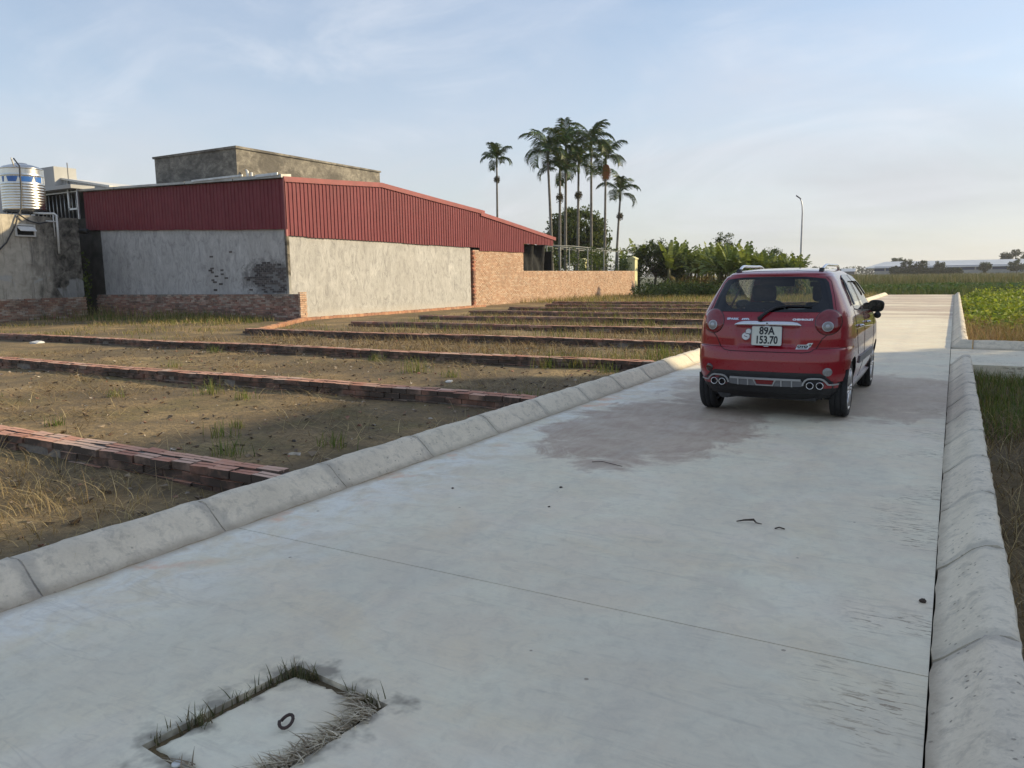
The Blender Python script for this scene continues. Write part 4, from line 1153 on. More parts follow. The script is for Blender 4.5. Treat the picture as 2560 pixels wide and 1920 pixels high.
CARX, CARY = -1.565, 7.6576
car = thing('parked_car', 'small red hatchback parked on the concrete road, seen from behind', 'car', (CARX, CARY, 0.0))
ZT = [0.20, 0.26, 0.34, 0.45, 0.58, 0.66, 0.695, 0.715, 0.80, 0.92, 1.00, 1.05, 1.20, 1.35, 1.395, 1.412, 1.43, 1.452, 1.466, 1.475, 1.481]
YR = [0.14, 0.06, 0.02, 0.0, 0.0, 0.012, 0.022, 0.052, 0.055, 0.072, 0.10, 0.125, 0.225, 0.330, 0.358, 0.345, 0.385, 0.50, 0.74, 1.0, 1.25]
YF = [3.35, 3.42, 3.47, 3.49, 3.49, 3.48, 3.47, 3.46, 3.38, 3.05, 2.82, 2.72, 2.44, 2.14, 2.05, 2.02, 1.97, 1.90, 1.80, 1.68, 1.55]
WD = [0.64, 0.675, 0.705, 0.735, 0.7475, 0.748, 0.747, 0.746, 0.745, 0.733, 0.716, 0.698, 0.632, 0.556, 0.526, 0.51, 0.488, 0.43, 0.355, 0.25, 0.10]
cw = lambda z: float(np.interp(z, ZT, WD)); cyr = lambda z: float(np.interp(z, ZT, YR)); cyf = lambda z: float(np.interp(z, ZT, YF))
PE, QE = 2.7, 14.0
def qe(z): return QE if z < 1.4 else 8.0
def recess(x, z):
    # dished panel round the number plate
    s = lambda v, a, b: max(0.0, min(1.0, (v - a) / (b - a)))
    return 0.016 * s(0.31 - abs(x) - (0.92 - z) * 0.18, 0.0, 0.03) * s(z, 0.70, 0.735) * s(0.925, z, z + 0.02)
def rear_y(x, z):
    w = cw(z); yr, yf = cyr(z), cyf(z); L = (yf - yr) / 2
    s = min(0.985, abs(x) / w)
    return (yr + yf) / 2 - L * (1 - s ** PE) ** (1 / qe(z)) + recess(x, z)
def side_x(y, z):
    w = cw(z); yr, yf = cyr(z), cyf(z); L = (yf - yr) / 2
    v = min(0.999, abs((yr + yf) / 2 - y) / L)
    return w * (1 - v ** qe(z)) ** (1 / PE)
# window and wheel-arch outlines
REARWIN = [(-0.575, 1.075), (-0.545, 1.05), (0.545, 1.05), (0.575, 1.075), (0.545, 1.20), (0.502, 1.33), (0.47, 1.368), (0.30, 1.388), (0.0, 1.392), (-0.30, 1.388), (-0.47, 1.368), (-0.502, 1.33), (-0.545, 1.20)]
WIN_R = [(0.82, 1.055), (1.42, 1.015), (1.44, 1.20), (1.44, 1.372), (1.10, 1.375), (0.96, 1.345), (0.88, 1.24)]
WIN_F = [(1.51, 1.012), (2.46, 0.98), (2.30, 1.12), (2.10, 1.26), (1.96, 1.352), (1.84, 1.375), (1.51, 1.375)]
WSH = [(-0.60, 1.02), (0.60, 1.02), (0.53, 1.25), (0.47, 1.39), (-0.47, 1.39), (-0.53, 1.25)]
def inside(p, poly):
    c = False; n = len(poly)
    for i in range(n):
        (x1, y1), (x2, y2) = poly[i], poly[(i + 1) % n]
        if (y1 > p[1]) != (y2 > p[1]) and p[0] < (x2 - x1) * (p[1] - y1) / (y2 - y1) + x1: c = not c
    return c
AX_R, AX_F, WHEEL_R, ARCH = 0.53, 2.875, 0.279, 0.322
zs = sorted(set([round(z, 4) for z in np.linspace(0.20, 1.38, 76)] + [0.695, 0.715, 1.395, 1.403, 1.412, 1.421, 1.43, 1.441, 1.452, 1.459, 1.466, 1.4705, 1.475, 1.479, 1.481]))
sr = np.linspace(-0.985, 0.985, 61)
def outline(z):
    w = cw(z); yr, yf = cyr(z), cyf(z); L = (yf - yr) / 2; yc = (yr + yf) / 2; q = qe(z)
    e = (1 - 0.985 ** PE) ** (1 / q)
    pts = [(s * w, yc - L * (1 - abs(s) ** PE) ** (1 / q) + recess(s * w, z)) for s in sr]
    vv = np.linspace(e, -e, 130)[1:-1]
    pts += [(w * (1 - abs(v) ** q) ** (1 / PE), yc - L * v) for v in vv]
    pts += [(-s * w, yc + L * (1 - abs(s) ** PE) ** (1 / q)) for s in sr[::2] * -1][::-1] if False else [(s * w, yc + L * (1 - abs(s) ** PE) ** (1 / q)) for s in sr[::-2]]
    pts += [(-w * (1 - abs(v) ** q) ** (1 / PE), yc - L * v) for v in vv[::-1]]
    return pts
m = MB(); k = len(outline(0.5))
for z in zs:
    for (x, y) in outline(z): m.v.append((x, y, z))
kept = []
for i in range(len(zs) - 1):
    for j in range(k):
        q = (i * k + j, i * k + (j + 1) % k, (i + 1) * k + (j + 1) % k, (i + 1) * k + j)
        cx, cy, cz = (sum(m.v[v][a] for v in q) / 4 for a in range(3))
        dead = False
        if cy < 0.6 and abs(cx) < 0.6 and inside((cx, cz), [(x * 0.97, 1.22 + (z - 1.22) * 0.97) for x, z in REARWIN]): dead = True
        if cy > 1.75 and abs(cx) < 0.62 and cz > 1.0 and j > 61 + 100 and inside((cx, cz), WSH): dead = True
        if abs(cx) > 0.4 and 0.7 < cy < 2.5 and (inside((cy, cz), WIN_R) or inside((cy, cz), WIN_F)): dead = True
        for ax in (AX_R, AX_F):
            if abs(cx) > 0.45 and math.hypot(cy - ax, cz - WHEEL_R) < ARCH: dead = True
        if not dead: kept.append(q)
# pull ragged arch edges onto the circle
for idx, (x, y, z) in enumerate(m.v):
    for ax in (AX_R, AX_F):
        d = math.hypot(y - ax, z - WHEEL_R)
        if abs(x) > 0.45 and ARCH - 0.02 < d < ARCH + 0.014:
            f = ARCH / d
            m.v[idx] = (x, ax + (y - ax) * f, WHEEL_R + (z - WHEEL_R) * f)
top = len(m.v); m.v.append((0, 1.4, 1.482))
for j in range(k): kept.append(((len(zs) - 1) * k + j, (len(zs) - 1) * k + (j + 1) % k, top))
m.f = kept; m.c = [None] * len(kept)
body = m.build('body', [M['paint'], M['blackplastic']], car, smooth=True, fixn=True)
for pol in body.data.polygons:
    if pol.center.z < 0.332 and pol.center.y < 0.30: pol.material_index = 1

def surf_patch(outline_, surf, off, scales, dome=0.0, centre=None):
    """concentric rings of an outline laid on a car surface; off = distance outside it"""
    cx = sum(p[0] for p in outline_) / len(outline_) if centre is None else centre[0]
    cz = sum(p[1] for p in outline_) / len(outline_) if centre is None else centre[1]
    m = MB(); n = len(outline_)
    for s in scales:
        o = off + dome * math.sqrt(max(0.0, 1 - s * s))
        for (u, z) in outline_: m.v.append(surf(cx + (u - cx) * s, cz + (z - cz) * s, o))
    for r_ in range(len(scales) - 1):
        for i in range(n): m.f.append((r_ * n + i, r_ * n + (i + 1) % n, (r_ + 1) * n + (i + 1) % n, (r_ + 1) * n + i)); m.c.append(None)
    if scales[-1] <= 0.06:
        m.f.append(tuple((len(scales) - 1) * n + i for i in range(n))); m.c.append(None)
    return m
def dens(P, d=0.03):
    out = []
    for i in range(len(P)):
        a, b = P[i], P[(i + 1) % len(P)]
        n = max(1, int(math.hypot(b[0] - a[0], b[1] - a[1]) / d))
        out += [(a[0] + (b[0] - a[0]) * q / n, a[1] + (b[1] - a[1]) * q / n) for q in range(n)]
    return out
rear = lambda u, z, o: (u, rear_y(u, z) - o, z)
sideR = lambda u, z, o: (side_x(u, z) + o, u, z)
sideL = lambda u, z, o: (-side_x(u, z) - o, u, z)
def wind(u, z, o):
    w = cw(z); yr, yf = cyr(z), cyf(z); L = (yf - yr) / 2; s = min(0.985, abs(u) / w)
    return (u, (yr + yf) / 2 + L * (1 - s ** PE) ** (1 / qe(z)) + o, z)
# rear glass: broad black border, clear middle
RW = dens(REARWIN)
surf_patch(RW, rear, 0.004, [1.0, 0.99, 0.97, 0.945]).build('rear_window_border', M['frit'], car, smooth=True, fixn=True)
INN = dens([(-0.46, 1.20), (-0.425, 1.335), (-0.36, 1.362), (0.0, 1.37), (0.36, 1.362), (0.425, 1.335), (0.46, 1.20), (0.44, 1.135), (0.37, 1.085), (0.30, 1.078), (-0.30, 1.078), (-0.37, 1.085), (-0.44, 1.135)])
# border between the outer ring and the clear part
mb = MB(); inn = []
cx0, cz0 = 0.0, 1.225
def ray_on(poly, a):
    best = None; dx, dz = math.cos(a), math.sin(a)
    for i in range(len(poly)):
        (x1, z1), (x2, z2) = poly[i], poly[(i + 1) % len(poly)]
        x1 -= cx0; x2 -= cx0; z1 -= cz0; z2 -= cz0
        ex, ez = x2 - x1, z2 - z1
        den = dx * ez - dz * ex
        if abs(den) < 1e-9: continue
        tt = (x1 * ez - z1 * ex) / den; s = (x1 * dz - z1 * dx) / den
        if tt > 0 and -1e-6 <= s <= 1 + 1e-6: best = tt if best is None else min(best, tt)
    return best
NA = 120
def ring_pts(poly, sc=1.0):
    return [(cx0 + math.cos(a) * ray_on(poly, a) * sc, cz0 + math.sin(a) * ray_on(poly, a) * sc) for a in (2 * math.pi * i / NA for i in range(NA))]
A_ = ring_pts(REARWIN, 0.97); B_ = ring_pts(INN)
for f_ in (0.0, 0.34, 0.67, 1.0):
    for a, b in zip(A_, B_): mb.v.append(rear(a[0] + (b[0] - a[0]) * f_, a[1] + (b[1] - a[1]) * f_, 0.002))
for r_ in range(3):
    for i in range(NA): mb.f.append((r_ * NA + i, r_ * NA + (i + 1) % NA, (r_ + 1) * NA + (i + 1) % NA, (r_ + 1) * NA + i)); mb.c.append(None)
mb.build('rear_window_frit', M['frit'], car, smooth=True, fixn=True)
mb = MB()
SC = [1.0, 0.8, 0.6, 0.4, 0.2, 0.04]
for s in SC:
    for b in B_: mb.v.append(rear(cx0 + (b[0] - cx0) * s, cz0 + (b[1] - cz0) * s, 0.001))
for r_ in range(len(SC) - 1):
    for i in range(NA): mb.f.append((r_ * NA + i, r_ * NA + (i + 1) % NA, (r_ + 1) * NA + (i + 1) % NA, (r_ + 1) * NA + i)); mb.c.append(None)
mb.f.append(tuple((len(SC) - 1) * NA + i for i in range(NA))); mb.c.append(None)
mb.build('rear_window', M['rearglass'], car, smooth=True)
surf_patch(dens(WSH), wind, 0.002, [1.02, 0.8, 0.6, 0.4, 0.2, 0.05]).build('windscreen', M['glass'], car, smooth=True)
for sd in (sideR, sideL):
    for P in (WIN_R, WIN_F):
        surf_patch(dens(P), sd, 0.004, [1.03, 0.95]).build('window_trim', M['blackplastic'], car, smooth=True)
        surf_patch(dens(P), sd, 0.001, [0.99, 0.8, 0.6, 0.4, 0.2, 0.05]).build('side_window', M['glass'], car, smooth=True)
    # smoked rain visors along the window tops
    for P in ([(0.80, 1.10), (0.845, 1.10), (0.93, 1.24), (1.0, 1.315), (1.10, 1.335), (1.45, 1.332), (1.45, 1.402), (1.06, 1.40), (0.92, 1.375), (0.85, 1.27)], [(1.50, 1.402), (1.50, 1.332), (1.84, 1.33), (1.95, 1.30), (2.12, 1.17), (2.16, 1.19), (2.0, 1.345), (1.86, 1.40)]):
        mb = MB(); Q = dens(P, 0.04); n = len(Q)
        for o in (0.008, 0.026):
            for (u, z) in Q: mb.v.append(sd(u, z, o if o < 0.02 else 0.012 + 0.016 * (1.40 - z) / 0.1 if z > 1.3 else o))
        for i in range(n): mb.f.append((i, (i + 1) % n, n + (i + 1) % n, n + i)); mb.c.append(None)
        mb.f.append(tuple(range(n, 2 * n))); mb.c.append(None)
        mb.build('rain_visor', M['visor'], car, fixn=True)
def line_on(P, surf, rad, name, mat, parent=car, off=0.0, n=6):
    pts = []
    for a, b in zip(P[:-1], P[1:]):
        q = max(1, int(math.hypot(b[0] - a[0], b[1] - a[1]) / 0.03))
        pts += [surf(a[0] + (b[0] - a[0]) * i / q, a[1] + (b[1] - a[1]) * i / q, off) for i in range(q)]
    pts.append(surf(P[-1][0], P[-1][1], off))
    mb = MB(); mb.tube(pts, rad, n); return mb.build(name, mat, parent, smooth=True)
# tailgate and bumper gaps, door gaps
line_on([(-0.575, 0.87), (-0.50, 0.80), (-0.455, 0.71), (-0.40, 0.676), (-0.34, 0.668), (0.34, 0.668), (0.40, 0.676), (0.455, 0.71), (0.50, 0.80), (0.575, 0.87)], rear, 0.004, 'panel_gap', M['gap'], off=-0.001)
for s in (-1, 1):
    line_on([(s * 0.455, 0.706), (s * 0.60, 0.708), (s * 0.70, 0.712)], rear, 0.003, 'panel_gap', M['gap'], off=-0.001)
    line_on([(s * 0.60, 1.06), (s * 0.565, 1.20), (s * 0.52, 1.34), (s * 0.45, 1.405)], rear, 0.003, 'panel_gap', M['gap'], off=-0.001)
line_on([(-0.46, 1.43), (-0.2, 1.447), (0.2, 1.447), (0.46, 1.43)], rear, 0.0025, 'panel_gap', M['gap'], off=-0.001)
for sd in (sideR, sideL):
    line_on([(1.47, 1.0), (1.47, 0.5), (1.45, 0.30)], sd, 0.004, 'panel_gap', M['gap'], off=-0.001)
    line_on([(0.74, 1.05), (0.72, 0.90), (0.80, 0.72), (0.87, 0.60)], sd, 0.004, 'panel_gap', M['gap'], off=-0.001)
    line_on([(2.50, 0.98), (2.52, 0.7), (2.45, 0.32)], sd, 0.004, 'panel_gap', M['gap'], off=-0.001)
    line_on([(0.62, 0.865), (1.2, 0.855), (2.5, 0.80)], sd, 0.004, 'crease_line', M['paint'], off=-0.001)
    # rub strip, sill, door handles
    mb = MB(); Q = dens([(0.98, 0.49), (2.40, 0.47), (2.44, 0.50), (2.40, 0.545), (0.98, 0.565)], 0.05); n = len(Q)
    for o in (-0.002, 0.014):
        for (u, z) in Q: mb.v.append(sd(u, z, o))
    for i in range(n): mb.f.append((i, (i + 1) % n, n + (i + 1) % n, n + i)); mb.c.append(None)
    mb.f.append(tuple(range(n, 2 * n))); mb.c.append(None)
    mb.build('rub_strip', M['greyplastic'], car, fixn=True)
    mb = MB(); Q = dens([(0.90, 0.22), (2.50, 0.22), (2.50, 0.285), (0.90, 0.285)], 0.08); n = len(Q)
    for o in (-0.002, 0.03):
        for (u, z) in Q: mb.v.append(sd(u, z, o))
    for i in range(n): mb.f.append((i, (i + 1) % n, n + (i + 1) % n, n + i)); mb.c.append(None)
    mb.f.append(tuple(range(n, 2 * n))); mb.c.append(None)
    mb.build('sill', M['silver'], car, fixn=True)
    for y in (0.92, 1.64):
        mb = MB(); mb.tube([sd(y, 0.885, 0.0), sd(y + 0.015, 0.885, 0.03), sd(y + 0.13, 0.882, 0.03), sd(y + 0.145, 0.882, 0.0)], 0.012, 8); mb.build('door_handle', M['chrome'], car, smooth=True)
# dark arch liners and underbody
for ax in (AX_R, AX_F):
    for s in (-1, 1):
        mb = MB(); n = 20; vs_ = []; fs_ = []
        for i in range(n + 1):
            a = math.pi * i / n - 0.0
            for x in (s * 0.46, s * (side_x(ax + ARCH * math.cos(a) * 0.98, max(0.25, WHEEL_R + ARCH * math.sin(a))) - 0.012)):
                vs_.append((x, ax + (ARCH + 0.006) * math.cos(a), WHEEL_R + (ARCH + 0.006) * math.sin(a)))
        for i in range(n): fs_.append((2 * i, 2 * i + 2, 2 * i + 3, 2 * i + 1))
        mb.add(vs_, fs_); mb.add([(s * 0.46, ax + (ARCH) * math.cos(math.pi * i / n), WHEEL_R + ARCH * math.sin(math.pi * i / n)) for i in range(n + 1)], [tuple(range(n + 1))])
        mb.build('arch_liner', M['blackplastic'], car)
mb = MB(); mb.box(-0.46, 0.46, 0.16, 3.3, 0.19, 0.32); mb.box(-0.52, 0.52, 0.12, 0.24, 0.27, 0.36)
mb.box(-0.66, 0.66, 0.87, 2.53, 0.18, 0.315)
mb.tube([(-0.5, AX_R, 0.25), (0.5, AX_R, 0.25)], 0.045, 10)
mb.tube([(-0.42, 0.15, 0.255), (-0.35, 0.45, 0.235), (-0.15, 0.6, 0.22)], [0.085, 0.085, 0.03], 10)
mb.tube([(-0.56, 0.42, 0.20), (-0.45, 0.46, 0.175), (-0.3, 0.5, 0.2)], 0.03, 8)
mb.build('underbody', M['blackplastic'], car)
# wheels
tyre = MB(); tw = 0.0825
tyre.lathe([(0.20, -tw + 0.01), (0.235, -tw), (0.262, -tw + 0.004), (0.274, -tw + 0.018), (0.279, -tw + 0.04), (0.279, -0.03), (0.272, -0.028), (0.272, -0.022), (0.279, -0.02), (0.279, 0.02), (0.272, 0.022), (0.272, 0.028), (0.279, 0.03), (0.279, tw - 0.04), (0.274, tw - 0.018), (0.262, tw - 0.004), (0.235, tw), (0.20, tw - 0.01)], 48, axis=0, cap=False)
tyre_me = tyre.mesh('wheel', M['rubber'], True)
rim = MB()
rim.lathe([(0.205, 0.07), (0.207, 0.078), (0.198, 0.08), (0.188, 0.062), (0.182, 0.0), (0.182, -0.06)], 40, axis=0, cap=False)
rim.lathe([(0.055, 0.045), (0.05, 0.07), (0.03, 0.078), (0.004, 0.079)], 20, axis=0)
for q in range(6):
    a = q * math.pi / 3
    for da in (-0.13, 0.13):
        c0, s0 = math.cos(a + da * 1.5), math.sin(a + da * 1.5); c1, s1 = math.cos(a + da), math.sin(a + da)
        rim.tube([(0.062, 0.045 * c0, 0.045 * s0), (0.072, 0.12 * c1, 0.12 * s1), (0.068, 0.195 * c1, 0.195 * s1)], [0.016, 0.014, 0.013], 6)
rim_me = rim.mesh('rim', M['alloy'], True)
hub = MB(); hub.lathe([(0.18, 0.0), (0.17, 0.005), (0.003, 0.01)], 24, axis=0)
hub_me = hub.mesh('brake_drum', M['blackplastic'], True)
for ax in (AX_R, AX_F):
    for s in (-1, 1):
        wv = put('wheel', tyre_me, car, (s * 0.638, ax, WHEEL_R))
        if s < 0: wv.rotation_euler.z = math.pi
        put('rim', rim_me, wv); put('brake_drum', hub_me, wv)
        mb = MB(); yb = ax - 0.30 if ax == AX_R else ax - 0.33
        mb.box(-0.1, 0.1, -0.006, 0.006, 0.0, 0.22, jit=0.004)
        f_ = mb.build('mud_flap', M['rubber'], car); f_.location = (s * 0.615, yb + 0.06, 0.19); f_.rotation_euler.x = 0.10
# lower bumper insert and silver diffuser with four tips
INS = dens([(-0.68, 0.345), (-0.66, 0.385), (-0.60, 0.395), (-0.545, 0.45), (-0.50, 0.475), (0.50, 0.475), (0.545, 0.45), (0.60, 0.395), (0.66, 0.385), (0.68, 0.345), (0.64, 0.22), (-0.64, 0.22)], 0.03)
surf_patch(INS, rear, 0.004, [1.0, 0.9, 0.7, 0.5, 0.3, 0.05], centre=(0, 0.385)).build('bumper_insert', M['blackplastic'], car, fixn=True)
def bar(P, w, dep, name, mat, parent=car, off=0.012):
    """flat raised strip following a path on the rear surface"""
    mb = MB(); L = len(P); vs_ = []; fs_ = []
    for i, (u, z) in enumerate(P):
        a = P[max(0, i - 1)]; b = P[min(L - 1, i + 1)]
        tx, tz = b[0] - a[0], b[1] - a[1]; ln = math.hypot(tx, tz) or 1
        nx, nz = -tz / ln * w / 2, tx / ln * w / 2
        for (du, dz, o) in ((nx, nz, off), (nx * 0.8, nz * 0.8, off + dep), (-nx * 0.8, -nz * 0.8, off + dep), (-nx, -nz, off)):
            vs_.append(rear(u + du, z + dz, o))
    for i in range(L - 1):
        for j in range(4): fs_.append((i * 4 + j, (i + 1) * 4 + j, (i + 1) * 4 + (j + 1) % 4, i * 4 + (j + 1) % 4))
    fs_.append((0, 1, 2, 3)); fs_.append(tuple((L - 1) * 4 + j for j in (3, 2, 1, 0)))
    mb.add(vs_, fs_); return mb.build(name, mat, parent, smooth=False, fixn=True)
half = [(0.0, 0.405), (0.12, 0.405), (0.24, 0.405), (0.335, 0.405)]
arch = [(0.352, 0.352), (0.356, 0.375), (0.372, 0.402), (0.395, 0.418), (0.425, 0.424), (0.50, 0.424), (0.53, 0.414), (0.555, 0.39), (0.572, 0.365), (0.60, 0.363), (0.655, 0.366)]
dif = bar([(-x, z) for x, z in half[::-1]] + half[1:], 0.022, 0.014, 'diffuser_bar', M['silver'])
for s in (-1, 1): bar([(s * x, z) for x, z in arch], 0.017, 0.016, 'diffuser_arch', M['silver'])
PAN = dens([(-0.345, 0.342), (-0.345, 0.398), (0.345, 0.398), (0.345, 0.342), (0.2, 0.334), (-0.2, 0.334)], 0.04)
surf_patch(PAN, rear, 0.010, [1.0, 0.6, 0.05], centre=(0, 0.367)).build('diffuser_panel', M['greyplastic'], car, fixn=True)
for x in (-0.255, -0.158, 0.158, 0.255): bar([(x, 0.398), (x, 0.336)], 0.014, 0.012, 'diffuser_fin', M['silver'])
bar([(-0.103, 0.398), (-0.078, 0.343), (0.078, 0.343), (0.103, 0.398)], 0.014, 0.014, 'fog_lamp_frame', M['silver'])
FOG = dens([(-0.092, 0.396), (-0.072, 0.352), (0.072, 0.352), (0.092, 0.396)], 0.03)
surf_patch(FOG, rear, 0.014, [1.0, 0.5, 0.05]).build('fog_lamp', M['redlens'], car, fixn=True)
for x in (-0.502, -0.417, 0.417, 0.502):
    mb = MB(); y = rear_y(x, 0.356)
    mb.lathe([(0.026, 0.05), (0.027, -0.028), (0.031, -0.034), (0.035, -0.030), (0.035, 0.05)], 28, centre=(x, y, 0.356), axis=1, cap=False); tp = mb.build('exhaust_tip', M['chrome'], car, smooth=True)
    mb = MB(); mb.lathe([(0.0265, 0.0), (0.001, 0.001)], 20, centre=(x, y - 0.004, 0.356), axis=1); mb.build('bore', M['gap'], tp)
def disc(cx, cz, rx, rz, n=40): return [(cx + rx * math.cos(2 * math.pi * i / n), cz + rz * math.sin(2 * math.pi * i / n)) for i in range(n)]
RS = [1.0, 0.96, 0.9, 0.8, 0.65, 0.5, 0.3, 0.05]
for s in (-1, 1):
    mt = M['darkred'] if s < 0 else M['clearlens']
    surf_patch(disc(s * 0.562, 0.487, 0.041, 0.041), rear, 0.002, RS, 0.012).build('bumper_reflector', mt, car, smooth=True, fixn=True)
    # round tail lamps: dark rim, red dome, clear eye
    surf_patch(disc(s * 0.545, 0.957, 0.116, 0.124), rear, 0.003, [1.0, 0.97, 0.92], 0.014).build('tail_lamp_rim', M['darkred'], car, smooth=True, fixn=True)
    tl = surf_patch(disc(s * 0.545, 0.957, 0.110, 0.118), rear, 0.009, RS, 0.020).build('tail_lamp', M['redlens'], car, smooth=True, fixn=True)
    surf_patch(disc(s * 0.546, 0.919, 0.049, 0.049), rear, 0.0275, [1.0, 0.93, 0.84], 0.004).build('lens_ring', M['silver'], tl, smooth=True, fixn=True)
    surf_patch(disc(s * 0.546, 0.919, 0.042, 0.042), rear, 0.0285, RS, 0.007).build('reversing_lens', M['clearlens'], tl, smooth=True, fixn=True)
    surf_patch(disc(s * 0.546, 0.922, 0.017, 0.017), rear, 0.036, [1, 0.6, 0.05], 0.003).build('bulb_cap', M['silver'], tl, smooth=True, fixn=True)
# chrome garnish
mb = MB(); vs_ = []; fs_ = []; n = 40
for i in range(n + 1):
    x = -0.318 + 0.636 * i / n
    e = 1 - abs(x / 0.318) ** 6
    zt_, zb_ = 0.921 + 0.006 + 0.040 * max(0.02, e) ** 0.6, 0.921
    for z, o in ((zb_, 0.0), (zb_ + 0.003, 0.026), (zb_ + 0.4 * (zt_ - zb_), 0.032), (zt_ - 0.006, 0.024), (zt_, 0.0)):
        vs_.append(rear(x, z, o))
for i in range(n):
    for j in range(4): fs_.append((i * 5 + j, (i + 1) * 5 + j, (i + 1) * 5 + j + 1, i * 5 + j + 1))
mb.add(vs_, fs_); gn = mb.build('chrome_garnish', M['chrome'], car, smooth=True, fixn=True)
mb = MB(); y = rear_y(0, 0.943) - 0.034; mb.lathe([(0.008, 0.0), (0.001, -0.001)], 16, centre=(0.0, y, 0.944), axis=1); mb.build('keyhole', M['gap'], gn)
# number plate, on its own slight tilt
def text_mesh(body_, size, mat, extrude=0.0006, spacing=1.0, shear=0.0, bold=0.0):
    cu = bpy.data.curves.new('lettering', 'FONT')
    cu.body = body_; cu.size = size; cu.extrude = extrude; cu.align_x = 'CENTER'; cu.align_y = 'CENTER'; cu.space_character = spacing; cu.shear = shear; cu.offset = bold
    cu.resolution_u = 3
    o = bpy.data.objects.new('tmp_text', cu); C.objects.link(o)
    dg = bpy.context.evaluated_depsgraph_get()
    me = bpy.data.meshes.new_from_object(o.evaluated_get(dg))
    bpy.data.objects.remove(o); bpy.data.curves.remove(cu)
    me.materials.clear(); me.materials.append(mat)
    return me
pl = MB(); w2, h2 = 0.141, 0.0925
o_ = []
for cx, cz, a0 in ((w2 - 0.012, h2 - 0.012, 0), (-w2 + 0.012, h2 - 0.012, 90), (-w2 + 0.012, -h2 + 0.012, 180), (w2 - 0.012, -h2 + 0.012, 270)):
    for d in (0, 30, 60, 90): o_.append((cx + 0.012 * math.cos(math.radians(a0 + d)), cz + 0.012 * math.sin(math.radians(a0 + d))))
pl.prism(o_, 1, -0.004, 0.004)
plate = pl.build('number_plate', M['plate'], car, fixn=True)
plate.location = (0.0, rear_y(0, 0.82) - 0.024, 0.8215); plate.rotation_euler.x = math.radians(-7)
fr = MB()
loop = [(x * 1.0, -0.0045, z) for x, z in o_]; loop.append(loop[0])
fr.tube(loop, 0.0028, 6); fr.build('plate_rim', M['silver'], plate, smooth=True)
for txt, z, sz, sx in (('89A', 0.046, 0.098, 0.88), ('153.70', -0.043, 0.098, 0.80)):
    o = put('plate_lettering', text_mesh(txt, sz, M['ink'], bold=0.0030), plate, (0, -0.0052, z), (math.pi / 2, 0, 0), (sx, 1.05, 1))
mb = MB(); mb.box(-0.022, 0.022, -0.008, 0.0, 0.083, 0.098); mb.box(-0.022, 0.022, -0.006, 0.002, -0.106, -0.099); mb.build('plate_clip', M['silver'], plate)
def badge(txt, x, z, size, sx, mat, name, shear=0.0, off=0.004, bold=0.0016):
    y = rear_y(x, z) - off
    sl_ = math.atan2(rear_y(x, z + 0.02) - rear_y(x, z - 0.02), 0.04)
    yw = math.atan2(rear_y(x + 0.03, z) - rear_y(x - 0.03, z), 0.06)
    o = put(name, text_mesh(txt, size, mat, 0.0015, 1.05, shear, bold), car, (x, y, z), (math.pi / 2 - sl_, 0, yw), (sx, 1, 1))
    return o
badge('SPARK', -0.343, 0.980, 0.027, 1.45, M['chrome'], 'model_lettering')
badge('CHEVROLET', 0.322, 0.980, 0.024, 1.35, M['chrome'], 'maker_lettering')
def flat_on(P, name, mat, parent=car, off=0.003, centre=None):
    return surf_patch(dens(P, 0.012), rear, off, [1.0, 0.5, 0.05], centre=centre).build(name, mat, parent, fixn=True)
flat_on([(-0.258, 0.972), (-0.247, 0.988), (-0.19, 0.990), (-0.176, 0.973)], 'trim_badge', M['chrome'])
for x in (-0.235, -0.215, -0.197): flat_on([(x - 0.004, 0.976), (x, 0.984), (x + 0.006, 0.984), (x + 0.003, 0.976)], 'badge_stroke', M['gap'], off=0.005)
# round two-disc sticker
stk = flat_on([(p[0], p[1]) for p in disc(-0.205, 0.812, 0.042, 0.040, 20)], 'sticker', M['greyplastic'], off=0.002)
flat_on(disc(-0.205, 0.812, 0.037, 0.035, 20), 'sticker_disc', M['sticker'], stk, 0.004)
flat_on(disc(-0.178, 0.858, 0.034, 0.033, 20), 'sticker_edge', M['greyplastic'], stk, 0.0025)
flat_on(disc(-0.181, 0.861, 0.025, 0.024, 20), 'sticker_disc', M['sticker'], stk, 0.005)
flat_on([(-0.224, 0.815), (-0.19, 0.802), (-0.186, 0.806), (-0.22, 0.82)], 'sticker_stroke', M['ink'], stk, 0.006)
flat_on([(-0.215, 0.842), (-0.20, 0.836), (-0.165, 0.83), (-0.16, 0.836), (-0.19, 0.842)], 'sticker_stroke', M['ink'], stk, 0.0062)
# parallelogram sticker with OTO and a green plus
ot = flat_on([(0.272, 0.700), (0.288, 0.742), (0.372, 0.744), (0.383, 0.760), (0.424, 0.762), (0.402, 0.722), (0.392, 0.718), (0.382, 0.702)], 'sticker', M['sticker'], off=0.002, centre=(0.345, 0.724))
o = badge('OTO', 0.330, 0.7245, 0.030, 1.35, M['ink'], 'sticker_lettering', 0.25, 0.0045, 0.0022); o.parent = ot
flat_on([(0.292, 0.706), (0.293, 0.7085), (0.375, 0.7095), (0.374, 0.707)], 'sticker_stroke', M['ink'], ot, 0.0045)
flat_on([(0.385, 0.738), (0.386, 0.744), (0.412, 0.745), (0.411, 0.739)], 'green_plus', M['green'], ot, 0.0045)
flat_on([(0.394, 0.729), (0.397, 0.754), (0.404, 0.754), (0.401, 0.729)], 'green_plus', M['green'], ot, 0.005)
